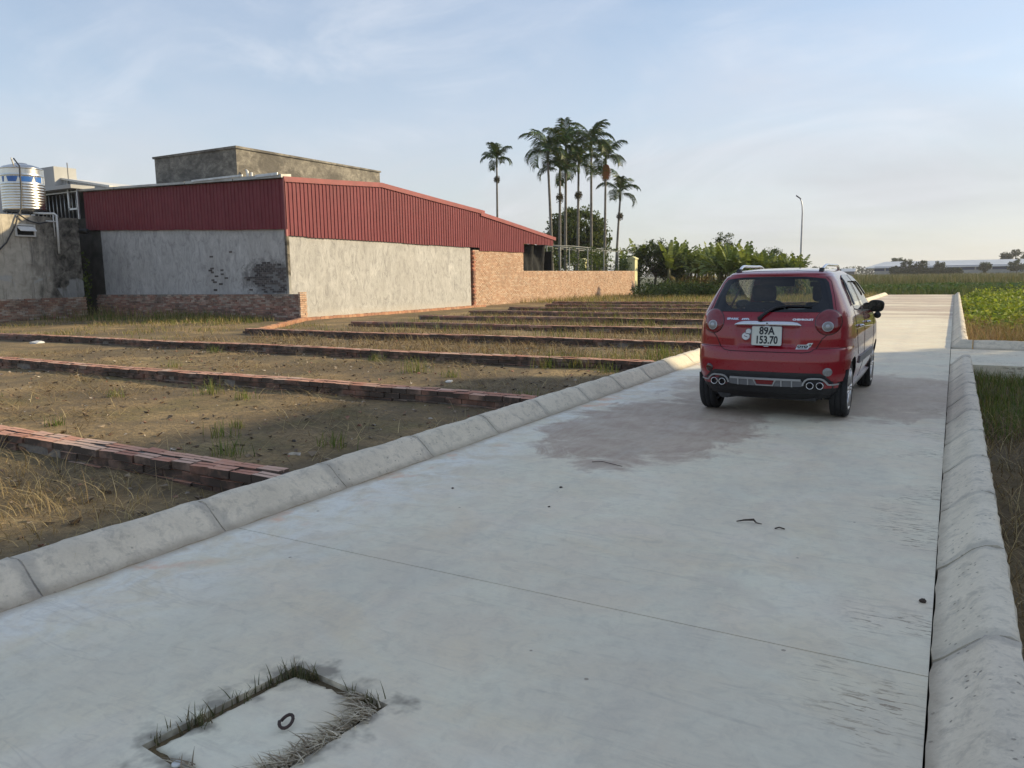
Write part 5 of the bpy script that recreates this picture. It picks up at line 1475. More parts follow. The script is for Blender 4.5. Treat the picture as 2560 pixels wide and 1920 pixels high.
# rear wiper
mb = MB(); wp_ = [(-0.078, 0.992), (-0.05, 1.02), (0.0, 1.06), (0.05, 1.09), (0.12, 1.108), (0.2, 1.113)]
mb.tube([rear(u, z, 0.03) for u, z in wp_], [0.018, 0.016, 0.014, 0.012, 0.010, 0.008], 8)
wip = mb.build('wiper', M['blackplastic'], car, smooth=True)
mb = MB(); mb.tube([rear(u, z, 0.018) for u, z in ((0.06, 1.094), (0.15, 1.106), (0.28, 1.108), (0.39, 1.102))], 0.007, 6); mb.build('wiper_blade', M['rubber'], wip)
mb = MB(); mb.lathe([(0.022, 0.0), (0.02, -0.03), (0.004, -0.034)], 16, centre=(-0.078, rear_y(-0.078, 0.992), 0.992), axis=1); mb.build('wiper_cap', M['blackplastic'], wip, smooth=True)
# roof rails
def roof_z(x, y):
    best = 1.2
    for z in np.linspace(1.38, 1.481, 60):
        w = cw(z)
        if abs(x) < w and cyr(z) < y < cyf(z) and abs(x) <= side_x(y, z): best = z
    return best
for s in (-1, 1):
    pts = []
    for i in range(19):
        y = 0.56 + 1.34 * i / 18; tt = i / 18
        x = s * (0.405 + 0.02 * math.sin(math.pi * tt))
        pts.append((x, y, roof_z(x, y) - 0.012 + 0.062 * min(1, (1 - abs(2 * tt - 1) ** 4) * 1.15)))
    mb = MB(); mb.tube(pts, 0.0145, 10); rl = mb.build('roof_rail', M['chrome'], car, smooth=True)
    for y in (0.57, 1.88):
        mb = MB(); x = s * 0.405; zr = roof_z(x, y); mb.prism([(y - 0.05, zr - 0.02), (y + 0.06, zr - 0.02), (y + 0.05, zr + 0.03), (y - 0.01, zr + 0.03)], 0, x - 0.02, x + 0.02); mb.build('rail_foot', M['blackplastic'], rl, fixn=True)
# door mirrors, the right one with a small round extra mirror below
for s in (-1, 1):
    bm = bmesh.new(); bmesh.ops.create_uvsphere(bm, u_segments=24, v_segments=16, radius=1.0)
    mb = MB()
    for v in bm.verts:
        x_, y_, z_ = v.co
        e_ = (abs(x_) ** 3 + abs(z_) ** 3) ** (1 / 3) / max(1e-6, math.hypot(x_, z_)) if math.hypot(x_, z_) > 1e-5 else 1
        x_, z_ = x_ / max(e_, 0.75), z_ / max(e_, 0.75)
        mb.v.append((x_ * 0.088 + s * 0.010 * z_, max(y_, -0.35) * 0.075, z_ * 0.070 + 0.012 * s * x_ * -0.6))
    mb.f = [tuple(v.index for v in f.verts) for f in bm.faces]; mb.c = [None] * len(mb.f); bm.free()
    mr = mb.build('door_mirror', M['blackplastic'], car, smooth=True); mr.location = (s * 0.772, 2.36, 1.028)
    mb = MB(); mb.lathe([(0.078, -0.0275), (0.001, -0.028)], 24, axis=1); mb.v = [(x, y, z * 0.78) for x, y, z in mb.v]; mb.build('mirror_glass', M['frit'], mr)
    mb = MB(); mb.tube([(-s * 0.10, 0.0, -0.11), (-s * 0.05, 0.0, -0.045)], 0.026, 8); mb.build('mirror_arm', M['paint'], mr, smooth=True)
    if s > 0:
        mb = MB(); mb.lathe([(0.002, -0.03), (0.038, -0.028), (0.04, -0.02), (0.03, 0.0), (0.002, 0.01)], 18, centre=(0.02, 0.0, -0.105), axis=1); mb.tube([(0.02, 0, -0.05), (0.03, 0, -0.09)], 0.008, 6); mb.build('blind_spot_mirror', M['blackplastic'], mr, smooth=True)
# cabin: seats, wheel, dash, mirror, floor
def cushion(x0, x1, y0, y1, z0, z1, r_=0.05, lean=0.0):
    mb = MB(); n = 4
    bm = bmesh.new(); bmesh.ops.create_cube(bm, size=1.0)
    for v in bm.verts: v.co = Vector((x0 + (v.co.x + 0.5) * (x1 - x0), y0 + (v.co.y + 0.5) * (y1 - y0), z0 + (v.co.z + 0.5) * (z1 - z0)))
    bmesh.ops.bevel(bm, geom=list(bm.edges), offset=r_, segments=4, profile=0.5, affect='EDGES')
    for v in bm.verts: v.co.y -= lean * (v.co.z - z0)
    vs_ = [tuple(v.co) for v in bm.verts]; fs_ = [tuple(v.index for v in f.verts) for f in bm.faces]; bm.free()
    mb.add(vs_, fs_); return mb
for s in (-1, 1):
    fs = cushion(s * 0.33 - 0.22, s * 0.33 + 0.22, 1.55, 1.67, 0.55, 1.10, 0.055, 0.22).build('front_seat', M['seat'], car, smooth=True)
    cushion(s * 0.33 - 0.135, s * 0.33 + 0.135, 1.43, 1.53, 1.105, 1.295, 0.048, 0.1).build('headrest', M['seat'], fs, smooth=True)
    cushion(s * 0.33 - 0.23, s * 0.33 + 0.23, 1.5, 2.0, 0.45, 0.58, 0.05).build('cushion', M['seat'], fs, smooth=True)
rs = cushion(-0.56, 0.56, 0.62, 0.74, 0.55, 1.04, 0.05, 0.2).build('rear_seat', M['seat'], car, smooth=True)
cushion(-0.56, 0.56, 0.7, 1.1, 0.42, 0.56, 0.05).build('cushion', M['seat'], rs, smooth=True)
mb = MB(); mb.box(-0.66, 0.66, 2.22, 2.75, 0.70, 0.975); mb.build('dashboard', M['dash'], car)
mb = MB(); mb.box(-0.62, 0.62, 0.2, 2.9, 0.322, 0.42); mb.box(-0.6, 0.6, 0.2, 0.6, 0.42, 0.80); mb.build('floor', M['dash'], car)
mb = MB(); pts = [(-0.33 + 0.175 * math.cos(a), 2.02 - 0.07 * math.sin(a), 0.94 + 0.16 * math.sin(a)) for a in np.linspace(0, 2 * math.pi, 33)]
mb.tube(pts, 0.013, 8, cap=False); sw_ = mb.build('steering_wheel', M['dash'], car, smooth=True)
mb = MB(); mb.box(-0.48, -0.18, 2.03, 2.06, 0.91, 0.96); mb.box(-0.36, -0.30, 2.03, 2.3, 0.82, 0.95); mb.build('spoke', M['dash'], sw_)
cushion(0.08, 0.31, 2.0, 2.03, 1.262, 1.325, 0.014).build('cabin_mirror', M['dash'], car, smooth=True)
mb = MB(); mb.tube([(0.19, 2.03, 1.30), (0.19, 2.08, 1.375)], 0.012, 6); mb.build('cabin_mirror_stalk', M['dash'], car)
for s in (-1, 1):
    cushion(s * 0.28 - 0.2, s * 0.28 + 0.2, 1.93, 1.95, 1.27 if s < 0 else 1.33, 1.385, 0.012).build('sun_visor', M['dash'], car, smooth=True)
mb = MB()
for y in np.linspace(0.5, 1.9, 8): pass
mb.box(-0.40, 0.40, 0.62, 1.88, 1.405, 1.43); mb.build('roof_lining', M['dash'], car)
# ------------------------------------------------------------------ vegetation
rng = np.random.default_rng(11)
def pick(n, cols, var=0.25, r=rng):
    c = np.array(cols)[r.integers(0, len(cols), n)]
    return np.clip(c * r.uniform(1 - var, 1 + var, (n, 1)), 0, 1)
def blades(P, h, w, lean, seg=2, curve=1.6, az=None, r=rng):
    """grass blades as tapered strips: returns verts, quads"""
    n = len(P); P = np.asarray(P, float)
    h = np.broadcast_to(h, n); w = np.broadcast_to(w, n); lean = np.broadcast_to(lean, n)
    az = r.uniform(0, 2 * math.pi, n) if az is None else az
    d = np.stack([np.cos(az), np.sin(az), np.zeros(n)], 1)
    fa = az + math.pi / 2 + r.uniform(-0.6, 0.6, n)
    s = np.stack([np.cos(fa), np.sin(fa), np.zeros(n)], 1)
    V = []
    for k in range(seg + 1):
        t = k / seg
        up = h * (t - 0.5 * np.minimum(lean, 1.6) * t ** 2 * 0.55)
        out = h * lean * t ** curve
        c = P + d * out[:, None] + np.array([0, 0, 1.0]) * up[:, None]
        ww = (w * (1 - t) ** 0.7 * 0.5 + w * 0.04)[:, None]
        V += [c - s * ww, c + s * ww]
    V = np.stack(V, 1).reshape(-1, 3)
    b = (np.arange(n) * 2 * (seg + 1))[:, None]
    F = np.concatenate([b + np.array([[2 * k, 2 * k + 1, 2 * k + 3, 2 * k + 2]]) for k in range(seg)], 1).reshape(-1, 4)
    return V, F
def grass(name, P, h, w, lean, cols, mat, seg=2, var=0.3, curve=1.6, parent=None, label=None, cat='grass'):
    V, F = blades(P, h, w, lean, seg, curve)
    c = np.repeat(pick(len(P), cols, var), seg, axis=0)
    o = put(name, fmesh(name, V, F, mat, c), parent)
    if parent is None: tag(o, label, cat, kind='stuff')
    else: tag(o, kind='stuff')
    return o
def leaves(C_, size, r=rng, flat=0.5, aspect=0.5):
    """leaf quads at points C_, randomly turned; flat -> lie more level"""
    n = len(C_); C_ = np.asarray(C_, float); size = np.broadcast_to(size, n)
    az = r.uniform(0, 2 * math.pi, n); el = r.normal(0, 1.0 - flat * 0.7, n)
    d = np.stack([np.cos(az) * np.cos(el), np.sin(az) * np.cos(el), np.sin(el)], 1)
    rv = r.normal(0, 1, (n, 3)); rv[:, 2] *= (1 - flat * 0.8)
    s = np.cross(d, rv + np.array([0, 0, 1e-3])); s /= np.linalg.norm(s, axis=1)[:, None] + 1e-9
    if flat > 0.3:
        s = np.cross(d, np.array([0, 0, 1.0]) + 0.5 * rv); s /= np.linalg.norm(s, axis=1)[:, None] + 1e-9
    a = d * (size * 0.5)[:, None]; b = s * (size * 0.5 * aspect)[:, None]
    V = np.stack([C_ - a, C_ + b * 1.0, C_ + a, C_ - b * 1.0], 1).reshape(-1, 3)
    F = np.arange(n * 4).reshape(-1, 4)
    return V, F
def leafmass(name, C_, size, cols, mat, flat=0.4, aspect=0.55, var=0.3, parent=None, label=None, cat=None, kind=None):
    V, F = leaves(C_, size, flat=flat, aspect=aspect)
    o = put(name, fmesh(name, V, F, mat, pick(len(C_), cols, var)), parent)
    return tag(o, label, cat, kind=kind)
def ell(n, c, rad, shell=0.35, r=rng):
    d = r.normal(0, 1, (n, 3)); d /= np.linalg.norm(d, axis=1)[:, None]
    q = r.uniform(0, 1, n) ** shell
    return np.array(c) + d * q[:, None] * np.array(rad)
def clumps(centres, rads, per, r=rng):
    out = [ell(per, c, (q, q, q * 0.8), 0.5, r) for c, q in zip(centres, rads)]
    return np.concatenate(out)

GREEN = ((0.055, 0.085, 0.022), (0.075, 0.11, 0.03), (0.045, 0.07, 0.02), (0.10, 0.13, 0.035))
def tree(name, label, base, trunk_h, lobes, n_cl, per, leaf, cols=GREEN, trunk_r=0.16, cl_r=0.55, group=None, cat='tree', lean=(0, 0)):
    t = thing(name, label, cat, base, group)
    cs = []
    for (c, rad, frac) in lobes: cs.append(ell(int(n_cl * frac), c, rad, 0.28))
    cs = np.concatenate(cs)
    rads = rng.uniform(0.6, 1.3, len(cs)) * cl_r
    pts = clumps(cs, rads, per)
    shade = np.repeat(rng.uniform(0.75, 1.3, len(cs)), per)[:, None]
    V, F = leaves(pts, rng.uniform(0.7, 1.3, len(pts)) * leaf, flat=0.35, aspect=0.5)
    c = np.clip(pick(len(pts), cols, 0.25) * shade, 0, 1)
    put('crown', fmesh('crown', V, F, M['leaf'], c), t)
    m = MB(); top = (lean[0], lean[1], trunk_h)
    m.tube([(0, 0, -0.2), (lean[0] * 0.3 + 0.03, lean[1] * 0.3, trunk_h * 0.4), top], [trunk_r, trunk_r * 0.8, trunk_r * 0.62], 8)
    for q in rng.choice(len(cs), min(9, len(cs)), replace=False):
        e = Vector(cs[q]); a = Vector(top) * rng.uniform(0.75, 1.0)
        mid = a.lerp(e, 0.5) + Vector((0, 0, 0.15 * (e - a).length))
        m.tube([tuple(a), tuple(mid), tuple(e)], [trunk_r * 0.42, trunk_r * 0.28, trunk_r * 0.1], 5)
    m.build('trunk', M['bark'], t, smooth=True)
    return t

# --- areca palms
def frond(V, F, Cc, base, az, el0, L, droop, twist, cols, r):
    n = 16; pts = []
    p = np.array(base, float); el = el0
    for i in range(n + 1):
        pts.append(p.copy())
        d = np.array([math.cos(az) * math.cos(el), math.sin(az) * math.cos(el), math.sin(el)])
        p = p + d * L / n
        el -= droop / n * (0.5 + 1.2 * i / n)
    pts = np.array(pts)
    side = np.array([-math.sin(az), math.cos(az), 0.0])
    def quad(a, b, c, d, col):
        k = len(V); V.extend([a, b, c, d]); F.append((k, k + 1, k + 2, k + 3)); Cc.append(col)
    for i in range(n):      # rib
        w = 0.022 * (1 - i / n) + 0.006
        quad(pts[i] - side * w, pts[i] + side * w, pts[i + 1] + side * w * 0.9, pts[i + 1] - side * w * 0.9, (0.045, 0.055, 0.022))
    NL = 30
    for sgn in (-1, 1):
        for q in range(NL):
            t = 0.10 + 0.90 * (q + r.uniform(-0.3, 0.3)) / NL
            t = min(max(t, 0.02), 0.999)
            x = t * n; i = int(x); f = x - i
            o = pts[i] * (1 - f) + pts[min(i + 1, n)] * f
            tg = pts[min(i + 1, n)] - pts[max(i - 1, 0)]; tg /= np.linalg.norm(tg)
            ln = L * 0.36 * (0.55 + 0.75 * math.sin(math.pi * min(1, t * 0.85 + 0.12))) * r.uniform(0.85, 1.1)
            dr = r.uniform(0.25, 0.7) + twist
            d1 = side * sgn * 0.72 + tg * 0.62 + np.array([0, 0, 0.22]); d1 /= np.linalg.norm(d1)
            d2 = side * sgn * 0.5 + tg * 0.6 + np.array([0, 0, -dr]); d2 /= np.linalg.norm(d2)
            wv = tg * 0.034
            a = o; b = o + d1 * ln * 0.5; c = b + d2 * ln * 0.55
            col = cols[r.integers(0, len(cols))]
            col = tuple(v * r.uniform(0.7, 1.25) for v in col)
            quad(a - wv * 0.7, a + wv * 0.7, b + wv, b - wv, col)
            quad(b - wv, b + wv, c + wv * 0.2, c - wv * 0.2, col)
M['shaft'] = plain('crown_shaft_green', (0.06, 0.075, 0.03), 0.7)
PCOL = ((0.035, 0.062, 0.018), (0.05, 0.08, 0.022), (0.028, 0.05, 0.016), (0.075, 0.10, 0.03))
def palm(label, x, y, ztop, lean, nf, L, seed, fruit=0.9, dead=False, skirt=0.0, side=None):
    """ztop = height of the highest leaf tips"""
    r = np.random.default_rng(seed)
    t = thing('areca_palm', label, 'palm tree', (x, y, -0.1), 'areca palms behind the brick wall')
    L *= 0.80; h = ztop - L * 0.98
    tx, ty = lean
    m = MB(); N = 14
    m.tube([(tx * (i / N) ** 1.5, ty * (i / N) ** 1.5, h * i / N) for i in range(N + 1)], [0.125 - 0.05 * (i / N) + (0.004 if i % 2 else 0) for i in range(N + 1)], 9)
    m.build('trunk', M['palmbark'], t, smooth=True)
    m = MB(); m.tube([(tx, ty, h - 0.05), (tx, ty, h + 0.4), (tx, ty, h + 0.85)], [0.085, 0.105, 0.05], 9); m.build('crown_shaft', M['shaft'], t, smooth=True)
    V = []; F = []; Cc = []
    for k in range(nf):
        az = 2.4 * k + seed + r.uniform(-0.25, 0.25)
        tt = k / (nf - 1)
        el = 1.42 - tt * 1.15 + r.uniform(-0.12, 0.12)
        frond(V, F, Cc, (tx, ty, h + 0.75 - 0.25 * tt), az, el, L * r.uniform(0.85, 1.08), 1.0 + tt * 1.25 + skirt * tt, 0.1 + 0.5 * tt, PCOL, r)
    if dead:
        frond(V, F, Cc, (tx, ty, h + 0.4), 5.2, -1.1, L * 0.6, 0.6, 0.3, ((0.30, 0.13, 0.05), (0.24, 0.11, 0.05)), r)
    put('fronds', fmesh('fronds', np.array(V), np.array(F), M['palmleaf'], np.array(Cc)), t)
    if fruit:
        pts = ell(420, (tx * 0.93, ty * 0.93, h - fruit), (0.30, 0.30, 0.30), 0.5, r)
        pts[:, 2] -= 0.25 * r.uniform(0, 1, len(pts)) ** 2
        V, F = leaves(pts, r.uniform(0.08, 0.2, len(pts)), r, flat=0.0, aspect=0.35)
        put('fruit_cluster', fmesh('fruit_cluster', V, F, M['palmleaf'], pick(len(pts), ((0.05, 0.04, 0.02), (0.09, 0.065, 0.03), (0.04, 0.045, 0.015)), 0.3, r)), t)
    return t
palm('lone areca palm standing apart above the sloping red roof', -35.85, 60.0, 12.9, (0.0, 0.1), 9, 2.1, 21, 1.0)
palm('leftmost palm of the group, broad crown with wide drooping fronds', -24.5, 48.5, 11.5, (-0.35, 0.05), 12, 2.7, 22, 0.0, skirt=0.5)
palm('lower palm close behind the leftmost trunk, fruit hanging under its crown', -24.3, 49.2, 9.9, (0.0, 0.1), 8, 2.2, 23, 1.1, skirt=0.6)
palm('palm second from the left of the group, leaning a little left', -24.5, 50.5, 12.0, (-0.05, 0.3), 10, 2.6, 24, 0.5, skirt=0.5)
palm('palm in the middle of the group with a dark fruit cluster low on its trunk', -24.5, 52.6, 10.9, (0.05, 0.1), 9, 2.4, 25, 1.5, skirt=0.6)
palm('tallest palm of the group with an upright crown', -24.5, 55.1, 13.1, (0.0, 0.0), 11, 2.7, 26, 0.0, skirt=0.4)
palm('palm fifth in the group with one dead orange frond', -24.5, 57.7, 12.2, (-0.02, 0.25), 10, 2.8, 27, 0.6, dead=True, skirt=0.2)
palm('shortest palm at the right end of the group', -24.5, 60.0, 9.7, (0.18, 0.5), 8, 2.6, 28, 1.2)

# --- banana plants
def banana_leaf(V, F, Cc, base, az, el0, L, Wd, droop, r, col):
    n = 18; p = np.array(base, float); el = el0; pts = []
    for i in range(n + 1):
        pts.append(p.copy())
        p = p + np.array([math.cos(az) * math.cos(el), math.sin(az) * math.cos(el), math.sin(el)]) * L / n
        el -= droop / n * (0.4 + 1.4 * i / n)
    pts = np.array(pts); side = np.array([-math.sin(az), math.cos(az), 0.0])
    for sgn in (-1, 1):
        for i in range(2, n):
            if r.random() < 0.10: continue
            t = (i - 2) / (n - 2)
            w0 = Wd * math.sin(math.pi * min(0.98, t * 0.86 + 0.1)) ** 0.6
            w1 = Wd * math.sin(math.pi * min(0.98, (t + 1 / (n - 2)) * 0.86 + 0.1)) ** 0.6
            dz = r.uniform(-0.45, 0.10); tw = r.uniform(0.86, 1.02)
            up = np.array([0, 0, 1.0])
            o0 = pts[i] + (side * sgn * w0 + up * dz * w0) * tw; o1 = pts[i] + (pts[i + 1] - pts[i]) * r.uniform(0.82, 0.98) + (side * sgn * w1 + up * dz * w1) * tw
            k = len(V); V.extend([pts[i], pts[i + 1], o1, o0]); F.append((k, k + 1, k + 2, k + 3))
            q = r.uniform(0.75, 1.25); Cc.append(tuple(v * q for v in col))
    w = 0.02
    for i in range(n):
        k = len(V); V.extend([pts[i] - side * w, pts[i] + side * w, pts[i + 1] + side * w, pts[i + 1] - side * w]); F.append((k, k + 1, k + 2, k + 3)); Cc.append((0.14, 0.16, 0.05))
BCOL = ((0.13, 0.175, 0.045), (0.10, 0.14, 0.036), (0.20, 0.24, 0.065), (0.155, 0.20, 0.05))
ban = []
for sd in range(6):
    r = np.random.default_rng(100 + sd); V = []; F = []; Cc = []
    nl = 9 + sd % 3
    for k in range(nl):
        tt = k / (nl - 1)
        banana_leaf(V, F, Cc, (0, 0, 1.45 - 0.15 * tt), k * 2.4 + r.uniform(-0.3, 0.3), 1.5 - 0.85 * tt + r.uniform(-0.1, 0.1), r.uniform(1.5, 2.1), r.uniform(0.21, 0.30), 0.3 + 1.5 * tt, r, BCOL[r.integers(0, 4)])
    for k in range(3):
        banana_leaf(V, F, Cc, (0, 0, 1.25), k * 2.1 + 0.7 * sd, -0.5, 1.3, 0.14, 0.9, r, ((0.24, 0.18, 0.07), (0.30, 0.25, 0.08), (0.15, 0.10, 0.05))[k])
    lf = fmesh('leaves', np.array(V), np.array(F), M['leaf'], np.array(Cc))
    m = MB(); m.tube([(0, 0, -0.1), (0.02, 0, 0.7), (0, 0, 1.5)], [0.13, 0.105, 0.07], 8); ban.append((lf, m.mesh('stem', M['bananastem'], True)))
def banana(x, y, sc, label, group):
    t = thing('banana_plant', label, 'banana plant', (x, y, -0.1), group)
    k = rnd.randrange(6); rz = rnd.uniform(0, 6.28)
    for nm, me in zip(('leaves', 'stem'), ban[k]):
        o = put(nm, me, t, (0, 0, 0), (0, 0, rz), (sc, sc, sc))
grp_b = 'banana plants in the grove beyond the lots'
for i in range(64):
    x = -16.6 + 8.4 * ((i * 0.618) % 1.0) ** (1.0 if i < 44 else 0.45); y = rnd.uniform(60, 68) if x < -13.4 else rnd.uniform(50, 58)
    top = np.interp(x * 50 / y, [-16.5, -15.5, -14, -11, -8.5], [3.6, 3.7, 3.5, 2.8, 2.3]) * (y / 50) ** 0.9
    banana(x * y / 50, y, top / 3.25 * rnd.uniform(1.0, 1.2), 'banana plant in the dense grove left of the street lamp', grp_b)
for x, y, sc, lb in ((-27.2, 50.5, 1.45, 'banana plant showing over the low end of the red roof'), (-22.9, 61.0, 1.5, 'banana plant with a tall pale leaf under the shortest palm'), (-24.8, 62.5, 1.3, 'banana plant behind the trellis between the two right palms')):
    banana(x, y, sc, lb, None)
# --- broadleaf trees
tree('mango_tree', 'dark spreading tree right of the yellow gate pillar', (-21.9, 62, -0.1), 1.7, [((-0.1, 0, 3.0), (2.0, 1.8, 1.35), 0.7), ((1.4, 0.2, 2.2), (1.1, 1.2, 1.3), 0.3)], 190, 60, 0.19, ((0.04, 0.06, 0.018), (0.055, 0.08, 0.022), (0.075, 0.10, 0.03)), 0.14, 0.42, lean=(0.25, 0))
tree('broadleaf_tree', 'big round leafy tree standing behind the palm trunks', (-32.8, 70, -0.1), 3.0, [((0, 0, 5.4), (3.0, 3.0, 2.6), 0.7), ((-2.2, 0, 4.0), (1.8, 2.2, 1.8), 0.15), ((2.0, 0, 4.0), (1.6, 2.0, 2.2), 0.15)], 280, 60, 0.34, ((0.07, 0.095, 0.025), (0.05, 0.075, 0.02), (0.10, 0.125, 0.03)), 0.25, 0.7)
tree('young_tree', 'slim leafy tree rising among the banana plants', (-14.6, 56, -0.1), 3.0, [((0, 0, 3.6), (0.7, 0.7, 0.9), 1.0)], 26, 40, 0.14, GREEN, 0.07, 0.34)
tree('young_tree', 'small feathery tree at the right of the banana grove', (-11.3, 57, -0.1), 2.2, [((0, 0, 2.75), (0.9, 0.8, 0.6), 1.0)], 24, 40, 0.13, GREEN, 0.06, 0.34)
# --- undergrowth
def scatter(n, x0, x1, y0, y1, zf, r=rng):
    x = r.uniform(x0, x1, n); y = r.uniform(y0, y1, n)
    return np.stack([x, y, np.array([zf(a, b) for a, b in zip(x, y)])], 1)
P = np.concatenate([ell(900, (x, y, 0.25), (1.1, 0.9, rnd.uniform(0.5, 1.0)), 0.5) for x, y in [(-18.2 + i * 0.7, rnd.uniform(47, 54)) for i in range(14)] + [(-21.5 + i * 0.9, rnd.uniform(59, 60.5)) for i in range(5)]])
P = P[P[:, 2] > -0.1]
leafmass('undergrowth', P, rng.uniform(0.1, 0.22, len(P)), ((0.06, 0.09, 0.025), (0.08, 0.12, 0.03), (0.11, 0.14, 0.04)), M['leaf'], 0.4, label='low green undergrowth along the foot of the banana grove', cat='undergrowth', kind='stuff')
P = np.concatenate([ell(260, (rnd.uniform(-25.4, -22.5), y, rnd.uniform(1.2, 2.9)), (0.7, 0.7, 0.8), 0.5) for y in np.linspace(43.5, 62, 34)] + [ell(40, (-22.5, y, 3.4), (0.25, 0.6, 0.16), 0.6) for y in (51, 53.5, 55, 57, 58.5)])
leafmass('climbing_plants', P, rng.uniform(0.08, 0.2, len(P)), GREEN, M['leaf'], 0.3, label='green climbing plants hanging in the steel trellis behind the brick wall', cat='climbing plants', kind='stuff')
P = ell(150, (-33.0, 20.1, 1.4), (0.22, 0.2, 1.5), 0.7)
leafmass('wall_vine', P, rng.uniform(0.08, 0.17, len(P)), ((0.10, 0.13, 0.03), (0.06, 0.085, 0.02)), M['leaf'], 0.1, 0.8, label='leafy vine climbing the dark slot between the stained house and workshop', cat='vine', kind='stuff')

# --- grass and straw in the lots
TAN = ((0.34, 0.26, 0.13), (0.27, 0.20, 0.10), (0.22, 0.16, 0.085), (0.40, 0.32, 0.17))
BROWN = ((0.20, 0.14, 0.08), (0.26, 0.18, 0.10), (0.15, 0.105, 0.06))
FRESH = ((0.10, 0.15, 0.03), (0.14, 0.18, 0.045), (0.075, 0.12, 0.025))
YELG = ((0.17, 0.18, 0.05), (0.12, 0.15, 0.04), (0.24, 0.21, 0.08))
# tangled dry stalks in the nearest lot
P = scatter(4200, -8.2, -4.05, 1.5, 3.45, lot_z)
keep = rng.random(len(P)) < np.clip(np.exp(-((P[:, 0] + 5.6) / 1.2) ** 2 - ((P[:, 1] - 2.75) / 0.7) ** 2) * 1.3, 0.1, 1)
P = P[keep]
grass('dry_stalks', P, rng.uniform(0.05, 0.20, len(P)) * np.where(rng.random(len(P)) < 0.12, 1.5, 1.0), 0.005, rng.uniform(0.5, 3.2, len(P)), TAN, M['straw'], 4, 0.35, 2.0, label='tangle of dry broken stalks in front of the nearest brick wall', cat='dry grass')
def tufts(spots, n, spread, h, w, lean, cols):
    P = []
    H = []
    for (x, y, s) in spots:
        k = int(n * s)
        q = np.stack([rng.normal(x, spread * s, k), rng.normal(y, spread * s * 0.7, k), np.zeros(k)], 1)
        q[:, 2] = [lot_z(a, b) for a, b in q[:, :2]]
        P.append(q); H.append(rng.uniform(0.4, 1.0, k) * h * s)
    return np.concatenate(P), np.concatenate(H)
near = [(-5.25, 4.25, 0.8), (-5.9, 4.75, 0.7), (-4.6, 4.9, 0.7), (-6.2, 5.2, 0.5), (-8.4, 6.7, 1.0), (-7.6, 6.5, 0.7), (-9.3, 5.9, 0.6), (-10.8, 5.2, 0.5), (-13.5, 6.0, 0.8), (-11.8, 8.6, 0.7), (-7.3, 9.6, 1.2), (-6.4, 9.3, 0.7), (-4.9, 7.6, 0.7), (-4.4, 8.0, 0.6), (-9.0, 10.7, 0.8), (-13.2, 10.6, 0.9), (-8.0, 4.4, 0.5),
        (-5.6, 10.85, 1.1), (-5.1, 10.9, 1.0), (-4.5, 10.7, 0.9), (-5.3, 11.5, 1.4), (-4.7, 11.7, 1.5), (-4.3, 12.0, 1.3), (-5.9, 11.7, 1.2), (-6.8, 11.6, 0.9), (-4.2, 12.8, 1.3), (-4.6, 13.6, 1.2)]
P, H = tufts(near, 60, 0.12, 0.27, 0.006, 0.3, FRESH)
grass('green_tufts', P, H, 0.0075, rng.uniform(0.05, 0.6, len(P)), FRESH + YELG, M['grass'], 3, label='small tufts of fresh grass scattered over the bare lots', cat='grass')
# flat straw litter over the lots
P = scatter(26000, -17, -4.0, 3.8, 14.6, lambda x, y: lot_z(x, y) + 0.004)
cl = np.array([vnoise(a, b, 0.9, 7) for a, b in P[:, :2]])
P = P[cl + rng.normal(0, 0.3, len(cl)) > 0.15]
grass('straw_litter', P, rng.uniform(0.04, 0.20, len(P)), 0.006, rng.uniform(1.4, 3.0, len(P)), TAN + BROWN, M['straw'], 2, 0.4, 1.1, label='flat straw litter strewn over the bare brown lots', cat='straw')
# denser dry grass in the middle lots, greener further on
P = scatter(46000, -16.5, -4.0, 11.4, 36.5, lot_z)
dn = np.array([vnoise(a, b, 0.45, 9) for a, b in P[:, :2]])
edge = np.clip((P[:, 0] + 17) / 7, 0, 1)
wl_ = np.min(np.abs(P[:, 1][:, None] - np.array([11.14, 14.8, 18.6, 22.4, 26.1, 29.8, 33.4, 36.8])[None, :]), axis=1)
P = P[(dn + rng.normal(0, 0.35, len(dn)) + edge * 0.7 > 0.25) & (wl_ > 0.14)]
grass('dry_lot_grass', P, rng.uniform(0.05, 0.24, len(P)), 0.011, rng.uniform(0.3, 1.8, len(P)), TAN + BROWN + BROWN, M['straw'], 2, 0.35, label='low dry brown grass covering the middle lots', cat='dry grass')
P = scatter(9000, -15.5, -4.0, 14.9, 46, lot_z)
dn = np.array([vnoise(a, b, 0.6, 12) for a, b in P[:, :2]])
P = P[dn + rng.normal(0, 0.25, len(dn)) > 0.25]
grass('lot_grass', P, rng.uniform(0.12, 0.42, len(P)), 0.013, rng.uniform(0.1, 0.6, len(P)), YELG + FRESH, M['grass'], 2, label='patches of yellow-green grass in the far lots', cat='grass')
P = scatter(9000, -22, -4.0, 38, 52, lot_z)
grass('far_lot_grass', P, rng.uniform(0.12, 0.4, len(P)), 0.02, rng.uniform(0.1, 0.7, len(P)), YELG + TAN, M['grass'], 2, label='grass at the far end of the lots before the banana grove', cat='grass')
